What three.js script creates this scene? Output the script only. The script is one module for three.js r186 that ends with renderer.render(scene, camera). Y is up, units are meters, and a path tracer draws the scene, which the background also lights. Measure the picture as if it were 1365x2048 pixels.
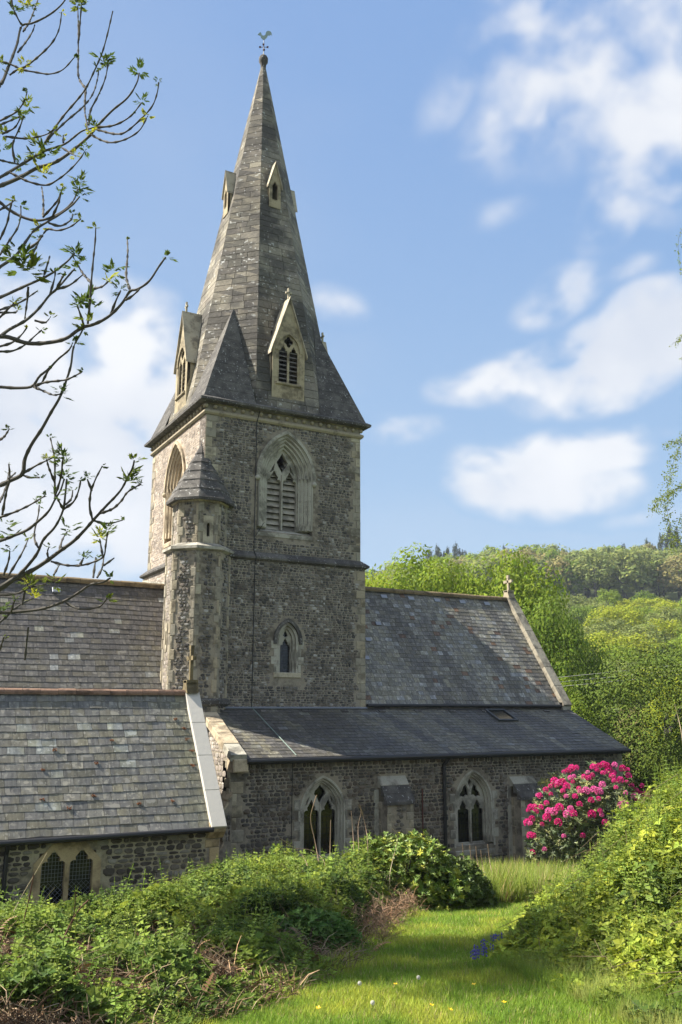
import * as THREE from 'three';
import { mergeGeometries } from 'three/addons/utils/BufferGeometryUtils.js';

// ───────── camera, sky, sun, exposure ─────────
const scene = new THREE.Scene();
const camera = new THREE.PerspectiveCamera(60.06, 682 / 1024, 0.1, 3000);
camera.position.set(-9.67, 5.3, 27.23);
camera.rotation.set(0.216885, -0.49988, 0.002158, 'YXZ');
camera.updateMatrixWorld();
scene.add(camera);
const renderer = new THREE.WebGLRenderer({ antialias: true });
renderer.toneMapping = THREE.LinearToneMapping;
renderer.toneMappingExposure = 2.55;
renderer.shadowMap.enabled = true;

const SUN_EL = 0.835, SUN = new THREE.Vector3(-0.857 * Math.cos(SUN_EL), Math.sin(SUN_EL), -0.514 * Math.cos(SUN_EL)).normalize();
const sun = new THREE.DirectionalLight(new THREE.Color().setRGB(1, 0.93, 0.82), 5);
sun.position.copy(SUN).multiplyScalar(80); sun.target.position.set(0, 0, 0);
sun.castShadow = true; sun.shadow.mapSize.set(4096, 4096);
Object.assign(sun.shadow.camera, { left: -45, right: 45, top: 45, bottom: -45, near: 1, far: 200 });
scene.add(sun, sun.target);

// seeded random numbers and noise
function rng(seed) { let a = seed >>> 0; return () => { a = (a + 0x6D2B79F5) | 0; let t = Math.imul(a ^ (a >>> 15), 1 | a); t = (t + Math.imul(t ^ (t >>> 7), 61 | t)) ^ t; return ((t ^ (t >>> 14)) >>> 0) / 4294967296; }; }
const rnd = rng(7);
const rr = (a, b, f = rnd) => a + (b - a) * f();
const clamp = (x, a = 0, b = 1) => Math.min(b, Math.max(a, x));
const sstep = (a, b, x) => { const t = clamp((x - a) / (b - a)); return t * t * (3 - 2 * t); };
const lerp = (a, b, t) => a + (b - a) * t;
function h3(x, y, z) { let h = Math.imul(x, 374761393) + Math.imul(y, 668265263) + Math.imul(z, 2147483647 - 1013); h = Math.imul(h ^ (h >>> 13), 1274126177); return ((h ^ (h >>> 16)) >>> 0) / 4294967296; }
function n3(x, y, z) {
  const xi = Math.floor(x), yi = Math.floor(y), zi = Math.floor(z), fx = x - xi, fy = y - yi, fz = z - zi;
  const u = fx * fx * (3 - 2 * fx), v = fy * fy * (3 - 2 * fy), w = fz * fz * (3 - 2 * fz);
  const L = (a, b, t) => a + (b - a) * t;
  return L(L(L(h3(xi, yi, zi), h3(xi + 1, yi, zi), u), L(h3(xi, yi + 1, zi), h3(xi + 1, yi + 1, zi), u), v),
    L(L(h3(xi, yi, zi + 1), h3(xi + 1, yi, zi + 1), u), L(h3(xi, yi + 1, zi + 1), h3(xi + 1, yi + 1, zi + 1), u), v), w);
}
function fbm3(x, y, z, o) { let s = 0, a = 0.5, t = 0; for (let i = 0; i < o; i++) { s += a * n3(x, y, z); t += a; a *= 0.5; x = x * 2.03 + 7.1; y = y * 2.03 + 3.7; z = z * 2.03 + 1.9; } return s / t; }
const n2 = (x, y, s = 0) => n3(x, y, s * 17.3 + 0.5);
const fbm = (x, y, o = 4, s = 0) => fbm3(x, y, s * 17.3 + 0.5, o);
// noise that repeats after p lattice cells
function tn(x, y, p, s) { const xi = Math.floor(x), yi = Math.floor(y), fx = x - xi, fy = y - yi, u = fx * fx * (3 - 2 * fx), v = fy * fy * (3 - 2 * fy); const m = (k) => ((k % p) + p) % p; const a = h3(m(xi), m(yi), s), b = h3(m(xi + 1), m(yi), s), c = h3(m(xi), m(yi + 1), s), d = h3(m(xi + 1), m(yi + 1), s); return a + (b - a) * u + (c - a) * v + (a - b - c + d) * u * v; }
function tfbm(u, v, p, o, s) { let r = 0, a = 0.5, t = 0; for (let i = 0; i < o; i++) { r += a * tn(u * p, v * p, p, s + i * 31); t += a; a *= 0.5; p *= 2; } return r / t; }

// a photo pixel (1365 x 2048) gives a direction from the eye
const EYE = camera.position.clone(), FOC = 1771.5;
const ray = (px, py) => new THREE.Vector3((px - 682.5) / FOC, -(py - 1024) / FOC, -1).applyEuler(camera.rotation);
const F2 = [0.4793, -0.8777], R2 = [0.8777, 0.4793];           // level forward and right of the view
const dOf = (x, z) => (x - EYE.x) * F2[0] + (z - EYE.z) * F2[1], rOf = (x, z) => (x - EYE.x) * R2[0] + (z - EYE.z) * R2[1];
const xz = (d, r) => [EYE.x + d * F2[0] + r * R2[0], EYE.z + d * F2[1] + r * R2[1]];
const atD = (px, py, d) => { const v = ray(px, py); const t = d / (v.x * F2[0] + v.z * F2[1]); return EYE.clone().addScaledVector(v, t); };

// the sky: blue air with scattered spring cumulus
{
  const SKY = 0.345, W = 2304, H = 1152, data = new Float32Array(W * H * 4);
  const yaw0 = Math.atan2(-F2[1], F2[0]);
  const ae = (v) => [Math.atan2(-v.z, v.x), Math.asin(v.y / v.length())];
  const blobs = [];
  const put = (px, py, rx, ry, s, rot = 0) => { const [a, e] = ae(ray(px, py)); const k = 1 / FOC; blobs.push([a, e, rx * k / Math.max(0.3, Math.cos(e)), ry * k, s, rot]); };
  put(40, 880, 260, 230, 1.25); put(230, 790, 150, 150, 1.15); put(330, 800, 80, 130, 0.9); put(150, 1010, 260, 110, 0.95);
  put(655, 612, 62, 36, 0.31, -0.3); put(815, 868, 70, 28, 0.55, 0.1); put(860, 858, 40, 24, 0.4); put(745, 810, 50, 26, 0.35);
  put(1080, 745, 150, 42, 0.95, 0.1); put(1230, 720, 170, 62, 1.1, 0.16); put(1340, 665, 120, 72, 1.05, 0.2); put(1115, 588, 70, 40, 0.55, 0.3); put(1260, 545, 60, 22, 0.28, 0.3);
  put(1130, 920, 150, 52, 1.1, 0.08); put(1060, 980, 120, 50, 0.95); put(1150, 985, 110, 50, 0.8); put(1250, 905, 60, 36, 0.7); put(1300, 1040, 90, 30, 0.28);
  put(1270, 80, 210, 120, 0.5, 0.5); put(1350, 240, 120, 120, 0.7, -0.5); put(1270, 360, 110, 50, 0.5, 0.8); put(1060, 120, 90, 100, 0.42, 0.7); put(1060, 235, 110, 60, 0.45, 0.4); put(930, 160, 70, 34, 0.32, 0.8); put(980, 420, 50, 24, 0.2, 0.2);
  const cr = rng(91);
  for (let k = 0; k < 100; k++) { const a = yaw0 + rr(1.05, 2 * Math.PI - 1.05, cr), e = Math.asin(rr(0.06, 0.97, cr)), s = rr(0.07, 0.17, cr); blobs.push([a, e, s * rr(1, 1.9, cr) / Math.max(0.3, Math.cos(e)), s * rr(0.35, 0.8, cr), rr(0.4, 1.15, cr), rr(-0.4, 0.4, cr)]); }
  const cells = Array.from({ length: 72 }, () => []);
  const wrap = (a) => a - 2 * Math.PI * Math.round(a / (2 * Math.PI));
  for (const b of blobs) for (let c = 0; c < 72; c++) if (Math.abs(wrap((c + 0.5) / 72 * 2 * Math.PI - b[0])) < Math.max(b[2], b[3] / Math.max(0.3, Math.cos(b[1]))) * 1.7 + 0.1) cells[c].push(b);
  const mix = (a, b, t) => [lerp(a[0], b[0], t), lerp(a[1], b[1], t), lerp(a[2], b[2], t)];
  for (let j = 0; j < H; j++) {
    const e = ((j + 0.5) / H - 0.5) * Math.PI, y = Math.sin(e), ce = Math.cos(e);
    for (let i = 0; i < W; i++) {
      const q = (j * W + i) * 4, az = ((i + 0.5) / W - 0.5) * 2 * Math.PI, x = ce * Math.cos(az), z = ce * Math.sin(az);
      let c;
      const yy = Math.max(0, y), cs = x * SUN.x + y * SUN.y + z * SUN.z;
      c = mix([0.50, 0.725, 0.98], [0.175, 0.375, 0.79], Math.pow(sstep(-0.02, 0.85, yy), 0.75));
      const glow = 0.20 * Math.pow(Math.max(0, cs * 0.5 + 0.5), 3); c = [c[0] + glow, c[1] + glow * 0.85, c[2] + glow * 0.5];
      if (y > -0.02) {
        const A = -az, cell = cells[Math.floor((((A / (2 * Math.PI)) % 1) + 1) % 1 * 72) % 72];
        let f = 0, near = [];
        for (const b of cell) { const da = wrap(A - b[0]) / (b[2] + 0.05), de = (e - b[1]) / (Math.max(b[3], b[2] * Math.abs(Math.sin(b[5]))) + 0.05); if (da * da + de * de < 2.6) near.push(b); }
        const w1 = near.length ? fbm3(x * 9 + 3, y * 12, z * 9, 3) - 0.5 : 0, w2 = near.length ? fbm3(x * 9 - 9, y * 12 + 4, z * 9, 3) - 0.5 : 0;
        for (const b of near) {
          let da = wrap(A - b[0]) * -1 + w1 * 0.06, de = e - b[1] + w2 * 0.05;
          const k = Math.cos(b[1]), cR = Math.cos(b[5]), sR = Math.sin(b[5]), u = (da * cR + de / k * sR) / b[2], v = (-da * sR * k + de * cR) / b[3];
          const dd = u * u + v * v * (v < 0 ? 1.25 : 1); if (dd < 2.6) f = Math.max(f, b[4] * (1 - dd / 2.6) * 1.25) + 0.12 * b[4] * Math.max(0, 1 - dd);
        }
        if (f > 0.02) {
          const q1 = w1, q2 = w2, n = fbm3(x * 22 + q1 * 2, y * 30 + q2 * 1.6, z * 22 - q1 * 1.6, 5), m = fbm3(x * 5 + 20, y * 7, z * 5, 3);
          const dens = sstep(0.02, 1.15, f * (0.3 + 1.2 * n) + (n - 0.5) * 1.25 * sstep(0, 0.5, f));
          const lit = sstep(0.15, 0.8, m + 0.25 * (n - 0.5)), core = sstep(0.5, 1, dens);
          const cc = mix([0.80, 0.86, 0.98], [1.12, 1.13, 1.16], lerp(0.55, lit, core));
          c = mix(c, cc, Math.pow(dens, 0.85) * 0.95);
        } else { const n = fbm3(x * 3 + 40, y * 6, z * 3, 3); c = mix(c, [0.75, 0.83, 0.95], 0.16 * sstep(0.45, 0.8, n)); }
      }
      data[q] = c[0] * SKY; data[q + 1] = c[1] * SKY; data[q + 2] = c[2] * SKY; data[q + 3] = 1;
    }
  }
  const sky = new THREE.DataTexture(data, W, H, THREE.RGBAFormat, THREE.FloatType);
  sky.mapping = THREE.EquirectangularReflectionMapping; sky.magFilter = THREE.LinearFilter; sky.needsUpdate = true;
  scene.background = sky; scene.environment = sky;
}

// ───────── textures and materials ─────────
const V3 = (x, y, z) => new THREE.Vector3(x, y, z);
function tex(size, metres, fn, srgb = true) {
  const d = new Uint8Array(size * size * 4);
  for (let j = 0; j < size; j++) for (let i = 0; i < size; i++) { const c = fn(i / size, j / size), q = (j * size + i) * 4; for (let k = 0; k < 3; k++) { const v = clamp(typeof c === 'number' ? c : c[k]); d[q + k] = 255 * (srgb ? Math.pow(v, 1 / 2.2) : v); } d[q + 3] = 255; }
  const t = new THREE.DataTexture(d, size, size); t.wrapS = t.wrapT = THREE.RepeatWrapping; t.repeat.set(1 / metres, 1 / metres);
  t.magFilter = THREE.LinearFilter; t.minFilter = THREE.LinearMipmapLinearFilter; t.generateMipmaps = true; if (srgb) t.colorSpace = THREE.SRGBColorSpace; t.needsUpdate = true; return t;
}
const m3 = (a, b, t) => [lerp(a[0], b[0], t), lerp(a[1], b[1], t), lerp(a[2], b[2], t)];
const grain = tex(512, 1.3, (u, v) => { const a = tfbm(u, v, 8, 5, 3), b = tn(u * 128, v * 128, 128, 9); return clamp(0.5 + 0.9 * (a - 0.2) * 0.8 + 0.25 * (b - 0.5), 0.25, 1); });
const grainBump = tex(512, 0.9, (u, v) => tfbm(u, v, 12, 5, 13), false);
// old limestone: cream stone under patches of black algae and pale round lichen
const stainTex = tex(1024, 6.5, (u, v) => {
  const big = tfbm(u, v, 5, 5, 21), mid = tfbm(u, v, 18, 4, 22), fine = tn(u * 256, v * 256, 256, 23), spot = tn(u * 90, v * 90, 90, 24);
  const blk = sstep(0.43, 0.66, big * 0.62 + mid * 0.38);
  let c = m3([0.105, 0.098, 0.084], [0.275, 0.25, 0.195], blk);
  const li = sstep(0.80, 0.9, spot) * sstep(0.35, 0.6, mid); c = m3(c, [0.62, 0.63, 0.60], li * 0.75);
  const g = 0.72 + 0.5 * fine * 0.6; return [c[0] * g, c[1] * g, c[2] * g];
});
const algaeTex = tex(1024, 5, (u, v) => {
  const big = tfbm(u, v, 4, 5, 41), mid = tfbm(u, v, 26, 4, 42), fine = tn(u * 256, v * 256, 256, 43), spot = tn(u * 120, v * 120, 120, 44);
  let c = m3([0.066, 0.062, 0.058], [0.175, 0.168, 0.15], sstep(0.35, 0.7, big * 0.6 + mid * 0.4));
  c = m3(c, [0.5, 0.51, 0.5], 0.75 * sstep(0.86, 0.93, spot)); const g = 0.75 + 0.4 * fine; return [c[0] * g, c[1] * g, c[2] * g];
});
const dressTex = tex(512, 2.2, (u, v) => {
  const big = tfbm(u, v, 6, 5, 31), mid = tfbm(u, v, 24, 4, 32), fine = tn(u * 200, v * 200, 200, 33);
  const c = m3([0.42, 0.40, 0.36], [1, 0.97, 0.88], sstep(0.3, 0.62, big * 0.7 + mid * 0.3)); const g = 0.8 + 0.3 * fine; return [c[0] * g, c[1] * g, c[2] * g];
});
const slateTex = tex(1024, 2.6, (u, v) => {
  const big = tfbm(u, v, 5, 4, 51), mid = tfbm(u, v, 24, 4, 52), str = tfbm(u * 1, v * 0.125, 48, 3, 53), fine = tn(u * 256, v * 256, 256, 54), sp = tn(u * 60, v * 60, 60, 55), sp2 = tn(u * 22, v * 22, 22, 56);
  let k = 0.62 + 0.5 * (str - 0.5) + 0.35 * (mid - 0.5) + 0.14 * (fine - 0.5);
  let c = m3([k * 0.95, k * 0.97, k], [k * 1.02, k * 1.0, k * 0.84], sstep(0.4, 0.65, big));
  const li = Math.max(sstep(0.81, 0.86, sp * 0.8 + 0.2 * mid + 0.06) * 0.85, sstep(0.74, 0.79, sp2 * 0.72 + 0.4 * mid - 0.03)); c = m3(c, [1.0, 1.0, 0.97], li); return c;
});
const std = (o) => { const m = new THREE.MeshStandardMaterial(Object.assign({ roughness: 0.92, metalness: 0 }, o)); m.side = THREE.DoubleSide; return m; };
const lin = (r, g, b) => new THREE.Color().setRGB(r, g, b);
const M = {
  vstone: std({ vertexColors: true, map: grain, bumpMap: grainBump, bumpScale: 0.012 }),
  darkWood: std({ color: lin(0.16, 0.145, 0.125), roughness: 0.9 }),
  quoinA: std({ color: lin(0.36, 0.32, 0.245), map: dressTex, bumpMap: grainBump, bumpScale: 0.008 }), quoinB: std({ color: lin(0.31, 0.29, 0.245), map: dressTex, bumpMap: grainBump, bumpScale: 0.008 }), mossStone: std({ color: lin(0.19, 0.155, 0.085), map: dressTex, bumpMap: grainBump, bumpScale: 0.012 }),
  cream: std({ color: lin(0.40, 0.345, 0.24), map: dressTex, bumpMap: grainBump, bumpScale: 0.008 }),
  sunPaledMortar: std({ color: lin(0.56, 0.47, 0.39), map: dressTex, bumpMap: grainBump, bumpScale: 0.012 }),  // mortar of the sun-facing tower wall, its sunlit brightness put into the colour
  mortar: std({ color: lin(0.30, 0.27, 0.225), map: dressTex, bumpMap: grainBump, bumpScale: 0.012 }),
  spire: std({ vertexColors: true, map: stainTex, bumpMap: grainBump, bumpScale: 0.012 }),
  algae: std({ map: algaeTex, bumpMap: grainBump, bumpScale: 0.015, color: lin(0.8, 0.78, 0.76) }),
  dress: std({ color: lin(0.46, 0.42, 0.335), map: dressTex, bumpMap: grainBump, bumpScale: 0.008 }),
  dressGrey: std({ color: lin(0.42, 0.41, 0.37), map: dressTex, bumpMap: grainBump, bumpScale: 0.008 }),
  dressWarm: std({ color: lin(0.52, 0.44, 0.33), map: dressTex, bumpMap: grainBump, bumpScale: 0.008 }),
  newStone: std({ color: lin(0.52, 0.49, 0.43), roughness: 0.85, bumpMap: grainBump, bumpScale: 0.003 }),
  hamStone: std({ color: lin(0.44, 0.35, 0.21), map: dressTex, bumpMap: grainBump, bumpScale: 0.006 }),
  vslate: std({ vertexColors: true, map: slateTex, roughness: 0.62, bumpMap: grainBump, bumpScale: 0.006 }),
  glass: new THREE.MeshPhysicalMaterial({ color: lin(0.34, 0.35, 0.30), roughness: 0.1, transmission: 1, thickness: 0, side: THREE.DoubleSide }),
  deck: std({ color: lin(0.10, 0.097, 0.092), roughness: 1 }),
  louvre: std({ color: lin(0.46, 0.43, 0.38), map: dressTex, roughness: 0.85 }),
  iron: std({ color: lin(0.012, 0.012, 0.013), roughness: 0.5 }),
  rust: std({ color: lin(0.10, 0.035, 0.025), roughness: 0.8 }),
  lead: std({ color: lin(0.24, 0.26, 0.30), roughness: 0.5, metalness: 0.3 }),
  verdigris: std({ color: lin(0.27, 0.36, 0.33), roughness: 0.7 }),
  copper: std({ color: lin(0.19, 0.25, 0.22), roughness: 0.6 }),
  terracotta: std({ color: lin(0.24, 0.15, 0.11), map: dressTex, bumpMap: grainBump, bumpScale: 0.01 }),
  mossTile: std({ color: lin(0.20, 0.15, 0.085), map: dressTex, bumpMap: grainBump, bumpScale: 0.02 }),
};

// ───────── geometry helpers ─────────
class Frame { constructor(o, u, v) { this.o = o; this.u = u.clone().normalize(); this.v = v.clone().normalize(); this.n = this.u.clone().cross(this.v).normalize(); } p(a, b, c = 0) { return this.o.clone().addScaledVector(this.u, a).addScaledVector(this.v, b).addScaledVector(this.n, c); } }
const UPV = V3(0, 1, 0);
class MB {
  constructor() { this.P = []; this.C = []; this.U = []; this.c = [1, 1, 1]; this.ou = 0; this.ov = 0; }
  col(c) { this.c = c; return this; }
  off(a, b) { this.ou = a; this.ov = b; return this; }
  tri(a, b, c) {
    const ex = b.x - a.x, ey = b.y - a.y, ez = b.z - a.z, fx = c.x - a.x, fy = c.y - a.y, fz = c.z - a.z;
    const nx = Math.abs(ey * fz - ez * fy), ny = Math.abs(ez * fx - ex * fz), nz = Math.abs(ex * fy - ey * fx);
    for (const p of [a, b, c]) {
      this.P.push(p.x, p.y, p.z); this.C.push(...this.c);
      if (ny > nx && ny > nz * 1.001) this.U.push(p.x + this.ou, p.z * 1.15 + this.ov); else if (nx > nz) this.U.push(p.z + this.ou, p.y + this.ov); else this.U.push(p.x + this.ou, p.y + this.ov);
    }
  }
  quad(a, b, c, d) { this.tri(a, b, c); this.tri(a, c, d); }
  box(F, u0, u1, v0, v1, w0, w1, bev = 0) {
    const b = bev, A = F.p(u0 + b, v0 + b, w1), B = F.p(u1 - b, v0 + b, w1), C = F.p(u1 - b, v1 - b, w1), D = F.p(u0 + b, v1 - b, w1);
    this.quad(A, B, C, D);
    const a = F.p(u0, v0, w1 - b), e = F.p(u1, v0, w1 - b), c = F.p(u1, v1, w1 - b), d = F.p(u0, v1, w1 - b);
    if (b) { this.quad(a, e, B, A); this.quad(e, c, C, B); this.quad(c, d, D, C); this.quad(d, a, A, D); }
    const a0 = F.p(u0, v0, w0), e0 = F.p(u1, v0, w0), c0 = F.p(u1, v1, w0), d0 = F.p(u0, v1, w0);
    this.quad(a0, e0, e, a); this.quad(e0, c0, c, e); this.quad(c0, d0, d, c); this.quad(d0, a0, a, d); this.quad(d0, c0, e0, a0); return this;
  }
  // polygon (with holes) in the frame, pushed from w0 to w1
  prism(F, pts, w0, w1, holes = [], back = false) {
    const v2 = (q) => new THREE.Vector2(q[0], q[1]);
    let con = pts.map(v2), hs = holes.map((h) => h.map(v2));
    if (THREE.ShapeUtils.isClockWise(con)) con = con.reverse();
    hs = hs.map((h) => THREE.ShapeUtils.isClockWise(h) ? h : h.reverse());
    const all = [con, ...hs].flat(), T = THREE.ShapeUtils.triangulateShape(con, hs);
    for (const [i, j, k] of T) { this.tri(F.p(all[i].x, all[i].y, w1), F.p(all[j].x, all[j].y, w1), F.p(all[k].x, all[k].y, w1)); if (back) this.tri(F.p(all[k].x, all[k].y, w0), F.p(all[j].x, all[j].y, w0), F.p(all[i].x, all[i].y, w0)); }
    for (const L of [con, ...hs]) for (let i = 0; i < L.length; i++) { const a = L[i], b = L[(i + 1) % L.length]; this.quad(F.p(a.x, a.y, w0), F.p(b.x, b.y, w0), F.p(b.x, b.y, w1), F.p(a.x, a.y, w1)); }
    return this;
  }
  // band between two open outlines with the same number of points
  ring(F, out, inn, w0, w1) {
    for (let i = 0; i + 1 < out.length; i++) { const o = out[i], O = out[i + 1], n = inn[i], N = inn[i + 1]; this.quad(F.p(n[0], n[1], w1), F.p(N[0], N[1], w1), F.p(O[0], O[1], w1), F.p(o[0], o[1], w1)); this.quad(F.p(n[0], n[1], w0), F.p(N[0], N[1], w0), F.p(N[0], N[1], w1), F.p(n[0], n[1], w1)); this.quad(F.p(O[0], O[1], w0), F.p(o[0], o[1], w0), F.p(o[0], o[1], w1), F.p(O[0], O[1], w1)); }
    for (const i of [0, out.length - 1]) this.quad(F.p(...out[i], w0), F.p(...inn[i], w0), F.p(...inn[i], w1), F.p(...out[i], w1));
    return this;
  }
  // a run of a moulding: profile [[out, up]...] swept along corner points (each with its outward direction)
  sweep(path, prof, closed = false) {
    const n = path.length;
    for (let i = 0; i < (closed ? n : n - 1); i++) { const [p, d] = path[i], [q, e] = path[(i + 1) % n]; for (let k = 0; k + 1 < prof.length; k++) { const [a, b] = prof[k], [c, f] = prof[k + 1]; const P = (P0, D, o, h) => V3(P0.x + D.x * o, P0.y + h, P0.z + D.z * o); this.quad(P(p, d, a, b), P(q, e, a, b), P(q, e, c, f), P(p, d, c, f)); } }
    return this;
  }
  cyl(a, b, r0, r1, n = 8) {
    const d = b.clone().sub(a).normalize(), s = Math.abs(d.y) < 0.9 ? UPV : V3(1, 0, 0), x = s.clone().cross(d).normalize(), y = d.clone().cross(x);
    const at = (c, r, k) => c.clone().addScaledVector(x, r * Math.cos(k / n * 2 * Math.PI)).addScaledVector(y, r * Math.sin(k / n * 2 * Math.PI));
    for (let k = 0; k < n; k++) { this.quad(at(a, r0, k), at(a, r0, k + 1), at(b, r1, k + 1), at(b, r1, k)); this.tri(b, at(b, r1, k), at(b, r1, k + 1)); this.tri(a, at(a, r0, k + 1), at(a, r0, k)); }
    return this;
  }
  geo() { const g = new THREE.BufferGeometry(); g.setAttribute('position', new THREE.Float32BufferAttribute(this.P, 3)); g.setAttribute('uv', new THREE.Float32BufferAttribute(this.U, 2)); g.setAttribute('color', new THREE.Float32BufferAttribute(this.C, 3)); return g; }
  build(name, mat, parent, extra) { const m = mk(name, this.geo(), mat, parent); if (extra) Object.assign(m.userData, extra); return m; }
}
function mk(name, geo, mat, parent) { const m = new THREE.Mesh(geo, mat); m.name = name; m.castShadow = m.receiveShadow = true; if (parent) parent.add(m); return m; }
const taken = {};
function numbered(n) { const k = taken[n] = (taken[n] ?? -1) + 1; return k ? n + '_' + String(k).padStart(3, '0') : n; }
function group(name, parent) { const g = new THREE.Group(); g.name = parent === scene ? numbered(name) : name; parent.add(g); return g; }
function tag(o, label, category, grp, kind) { o.userData.label = label; o.userData.category = category; if (grp) o.userData.group = grp; if (kind) o.userData.kind = kind; return o; }
// pointed arch outline, bottom left up and over to bottom right; c sets how steep it is
function arch(cx, y0, ys, a, c, n = 10) { const R = a + c, out = [[cx - a, y0]]; const t1 = Math.acos(c / R); for (let i = 0; i <= n; i++) { const t = t1 * i / n; out.push([cx + c - R * Math.cos(t), ys + R * Math.sin(t)]); } for (let i = n - 1; i >= 0; i--) { const t = t1 * i / n; out.push([cx - c + R * Math.cos(t), ys + R * Math.sin(t)]); } out.push([cx + a, y0]); return out; }
const archTop = (a, c) => Math.sqrt((a + c) * (a + c) - c * c);
// cusped light head
function light(cx, y0, ys, a, hs = 1) { const L = [[-1, 0], [-0.96, 0.34], [-0.72, 0.55], [-0.5, 0.5], [-0.56, 0.85], [-0.34, 1.15], [0, 1.75]]; const r = L.slice(0, -1).reverse().map(([x, y]) => [-x, y]); return [[cx - a, y0], ...[...L, ...r].map(([x, y]) => [cx + x * a, ys + y * a * hs]), [cx + a, y0]]; }
const foil = (cx, cy, r, n = 4, rot = 0, sy = 1) => { const o = []; for (let i = 0; i < n * 6; i++) { const t = i / (n * 6) * 2 * Math.PI, k = 0.66 + 0.34 * Math.abs(Math.cos(t * n / 2)); o.push([cx + r * k * Math.sin(t + rot), cy + sy * r * k * Math.cos(t + rot)]); } return o; };
function inPoly(p, L) { let k = false; for (let i = 0, j = L.length - 1; i < L.length; j = i++) { const a = L[i], b = L[j]; if ((a[1] > p[1]) !== (b[1] > p[1]) && p[0] < (b[0] - a[0]) * (p[1] - a[1]) / (b[1] - a[1]) + a[0]) k = !k; } return k; }
// ───────── the church ─────────
const church = group('church', scene);
tag(church, 'grey rubble stone church with tower, broach spire and slate roofs', 'church');
const FZ = (z) => new Frame(V3(0, 0, z), V3(1, 0, 0), UPV);                       // faces +z: u = x
const FW = (x) => new Frame(V3(x, 0, 0), V3(0, 0, 1), UPV);                       // faces -x: u = z
const rect = (a, b, c, d) => [[a, c], [b, c], [b, d], [a, d]];

// irregular rubble over a wall region; ok(u, v) says where stone may lie. Returns one call per stone.
function rubble(F, u0, u1, v0, v1, sw, sh, ok, seed, each) {
  const f = rng(seed); let v = v0;
  while (v < v1 - sh * 0.3) {
    const h = Math.min(sh * rr(0.7, 1.35, f), v1 - v); let u = u0 - rr(0, sw, f);
    while (u < u1) {
      const w = sw * rr(0.55, 1.6, f), g = sh * 0.09, a = Math.max(u, u0) + g, b = Math.min(u + w, u1) - g; let c = v + g * rr(0.3, 1.4, f), d = v + h - g * rr(0.3, 1.4, f);
      if (f() < 0.12) d += h * 0.25; if (f() < 0.12) c -= h * 0.2; c = Math.max(c, v0); d = Math.min(d, v1);
      if (b - a > sh * 0.35) {
        const m = 0.02, cu = (a + b) / 2, cv = (c + d) / 2;
        if (ok(a - m, c) && ok(b + m, c) && ok(a - m, d) && ok(b + m, d) && ok(cu, cv)) each(F, a, b, c, d, f);
      }
      u += w;
    }
    v += h;
  }
}
function stone(mb, F, a, b, c, d, f, relief) {
  const cu = (a + b) / 2, cv = (c + d) / 2, hw = (b - a) / 2, hh = (d - c) / 2, n = 7, w1 = relief * rr(0.5, 1.3, f), ou = [], inn = [];
  const t0 = f() * 6.28;
  for (let i = 0; i < n; i++) {
    const t = t0 + i / n * 2 * Math.PI, ct = Math.cos(t), st = Math.sin(t), k = rr(0.88, 1.05, f) / Math.pow(Math.pow(Math.abs(ct), 4.5) + Math.pow(Math.abs(st), 4.5), 1 / 4.5), q = rr(0.7, 0.86, f), tw = w1 * rr(0.75, 1.15, f);
    ou.push(F.p(cu + hw * k * ct, cv + hh * k * st, 0.003)); inn.push(F.p(cu + hw * k * q * ct, cv + hh * k * q * st, tw));
  }
  const top = F.p(cu + hw * rr(-0.2, 0.2, f), cv + hh * rr(-0.2, 0.2, f), w1 * 1.12);
  for (let i = 0; i < n; i++) { const j = (i + 1) % n; mb.quad(ou[i], ou[j], inn[j], inn[i]); mb.tri(inn[i], inn[j], top); }
}
const flint = (f, u = 0, v = 0) => { const z = 0.72 + 0.62 * fbm(u * 0.55 + 3, v * 0.55, 4, 7); const c = flint0(f); return [c[0] * z, c[1] * z, c[2] * z]; };
const sunPaledStone = (f, u = 0, v = 0) => { const t = rr(0.8, 1.2, f), k = f(); return k < 0.25 ? [0.30 * t, 0.26 * t, 0.225 * t] : k < 0.8 ? [0.42 * t, 0.36 * t, 0.305 * t] : [0.55 * t, 0.5 * t, 0.44 * t]; };  // rubble paled and warmed: sunlight on the left-facing walls put into the colour
const flint0 = (f) => { const k = f(), t = rr(0.75, 1.25, f); if (k < 0.1) return [0.40 * t, 0.385 * t, 0.35 * t]; if (k < 0.3) return [0.19 * t, 0.16 * t, 0.132 * t]; if (k < 0.58) return [0.108 * t, 0.101 * t, 0.093 * t]; return [0.21 * t, 0.194 * t, 0.17 * t]; };
function rubbleStuff(F, u0, u1, v0, v1, sw, sh, ok, seed, parent, relief = 0.025, colour = flint) {
  const mb = new MB(); rubble(F, u0, u1, v0, v1, sw, sh, ok, seed, (F2_, a, b, c, d, f) => { mb.col(colour(f, a, c)); mb.off(f() * 9, f() * 9); stone(mb, F, a, b, c, d, f, relief); });
  return mb.build('rubble_stones', M.vstone, parent, { kind: 'stuff' });
}
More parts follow.
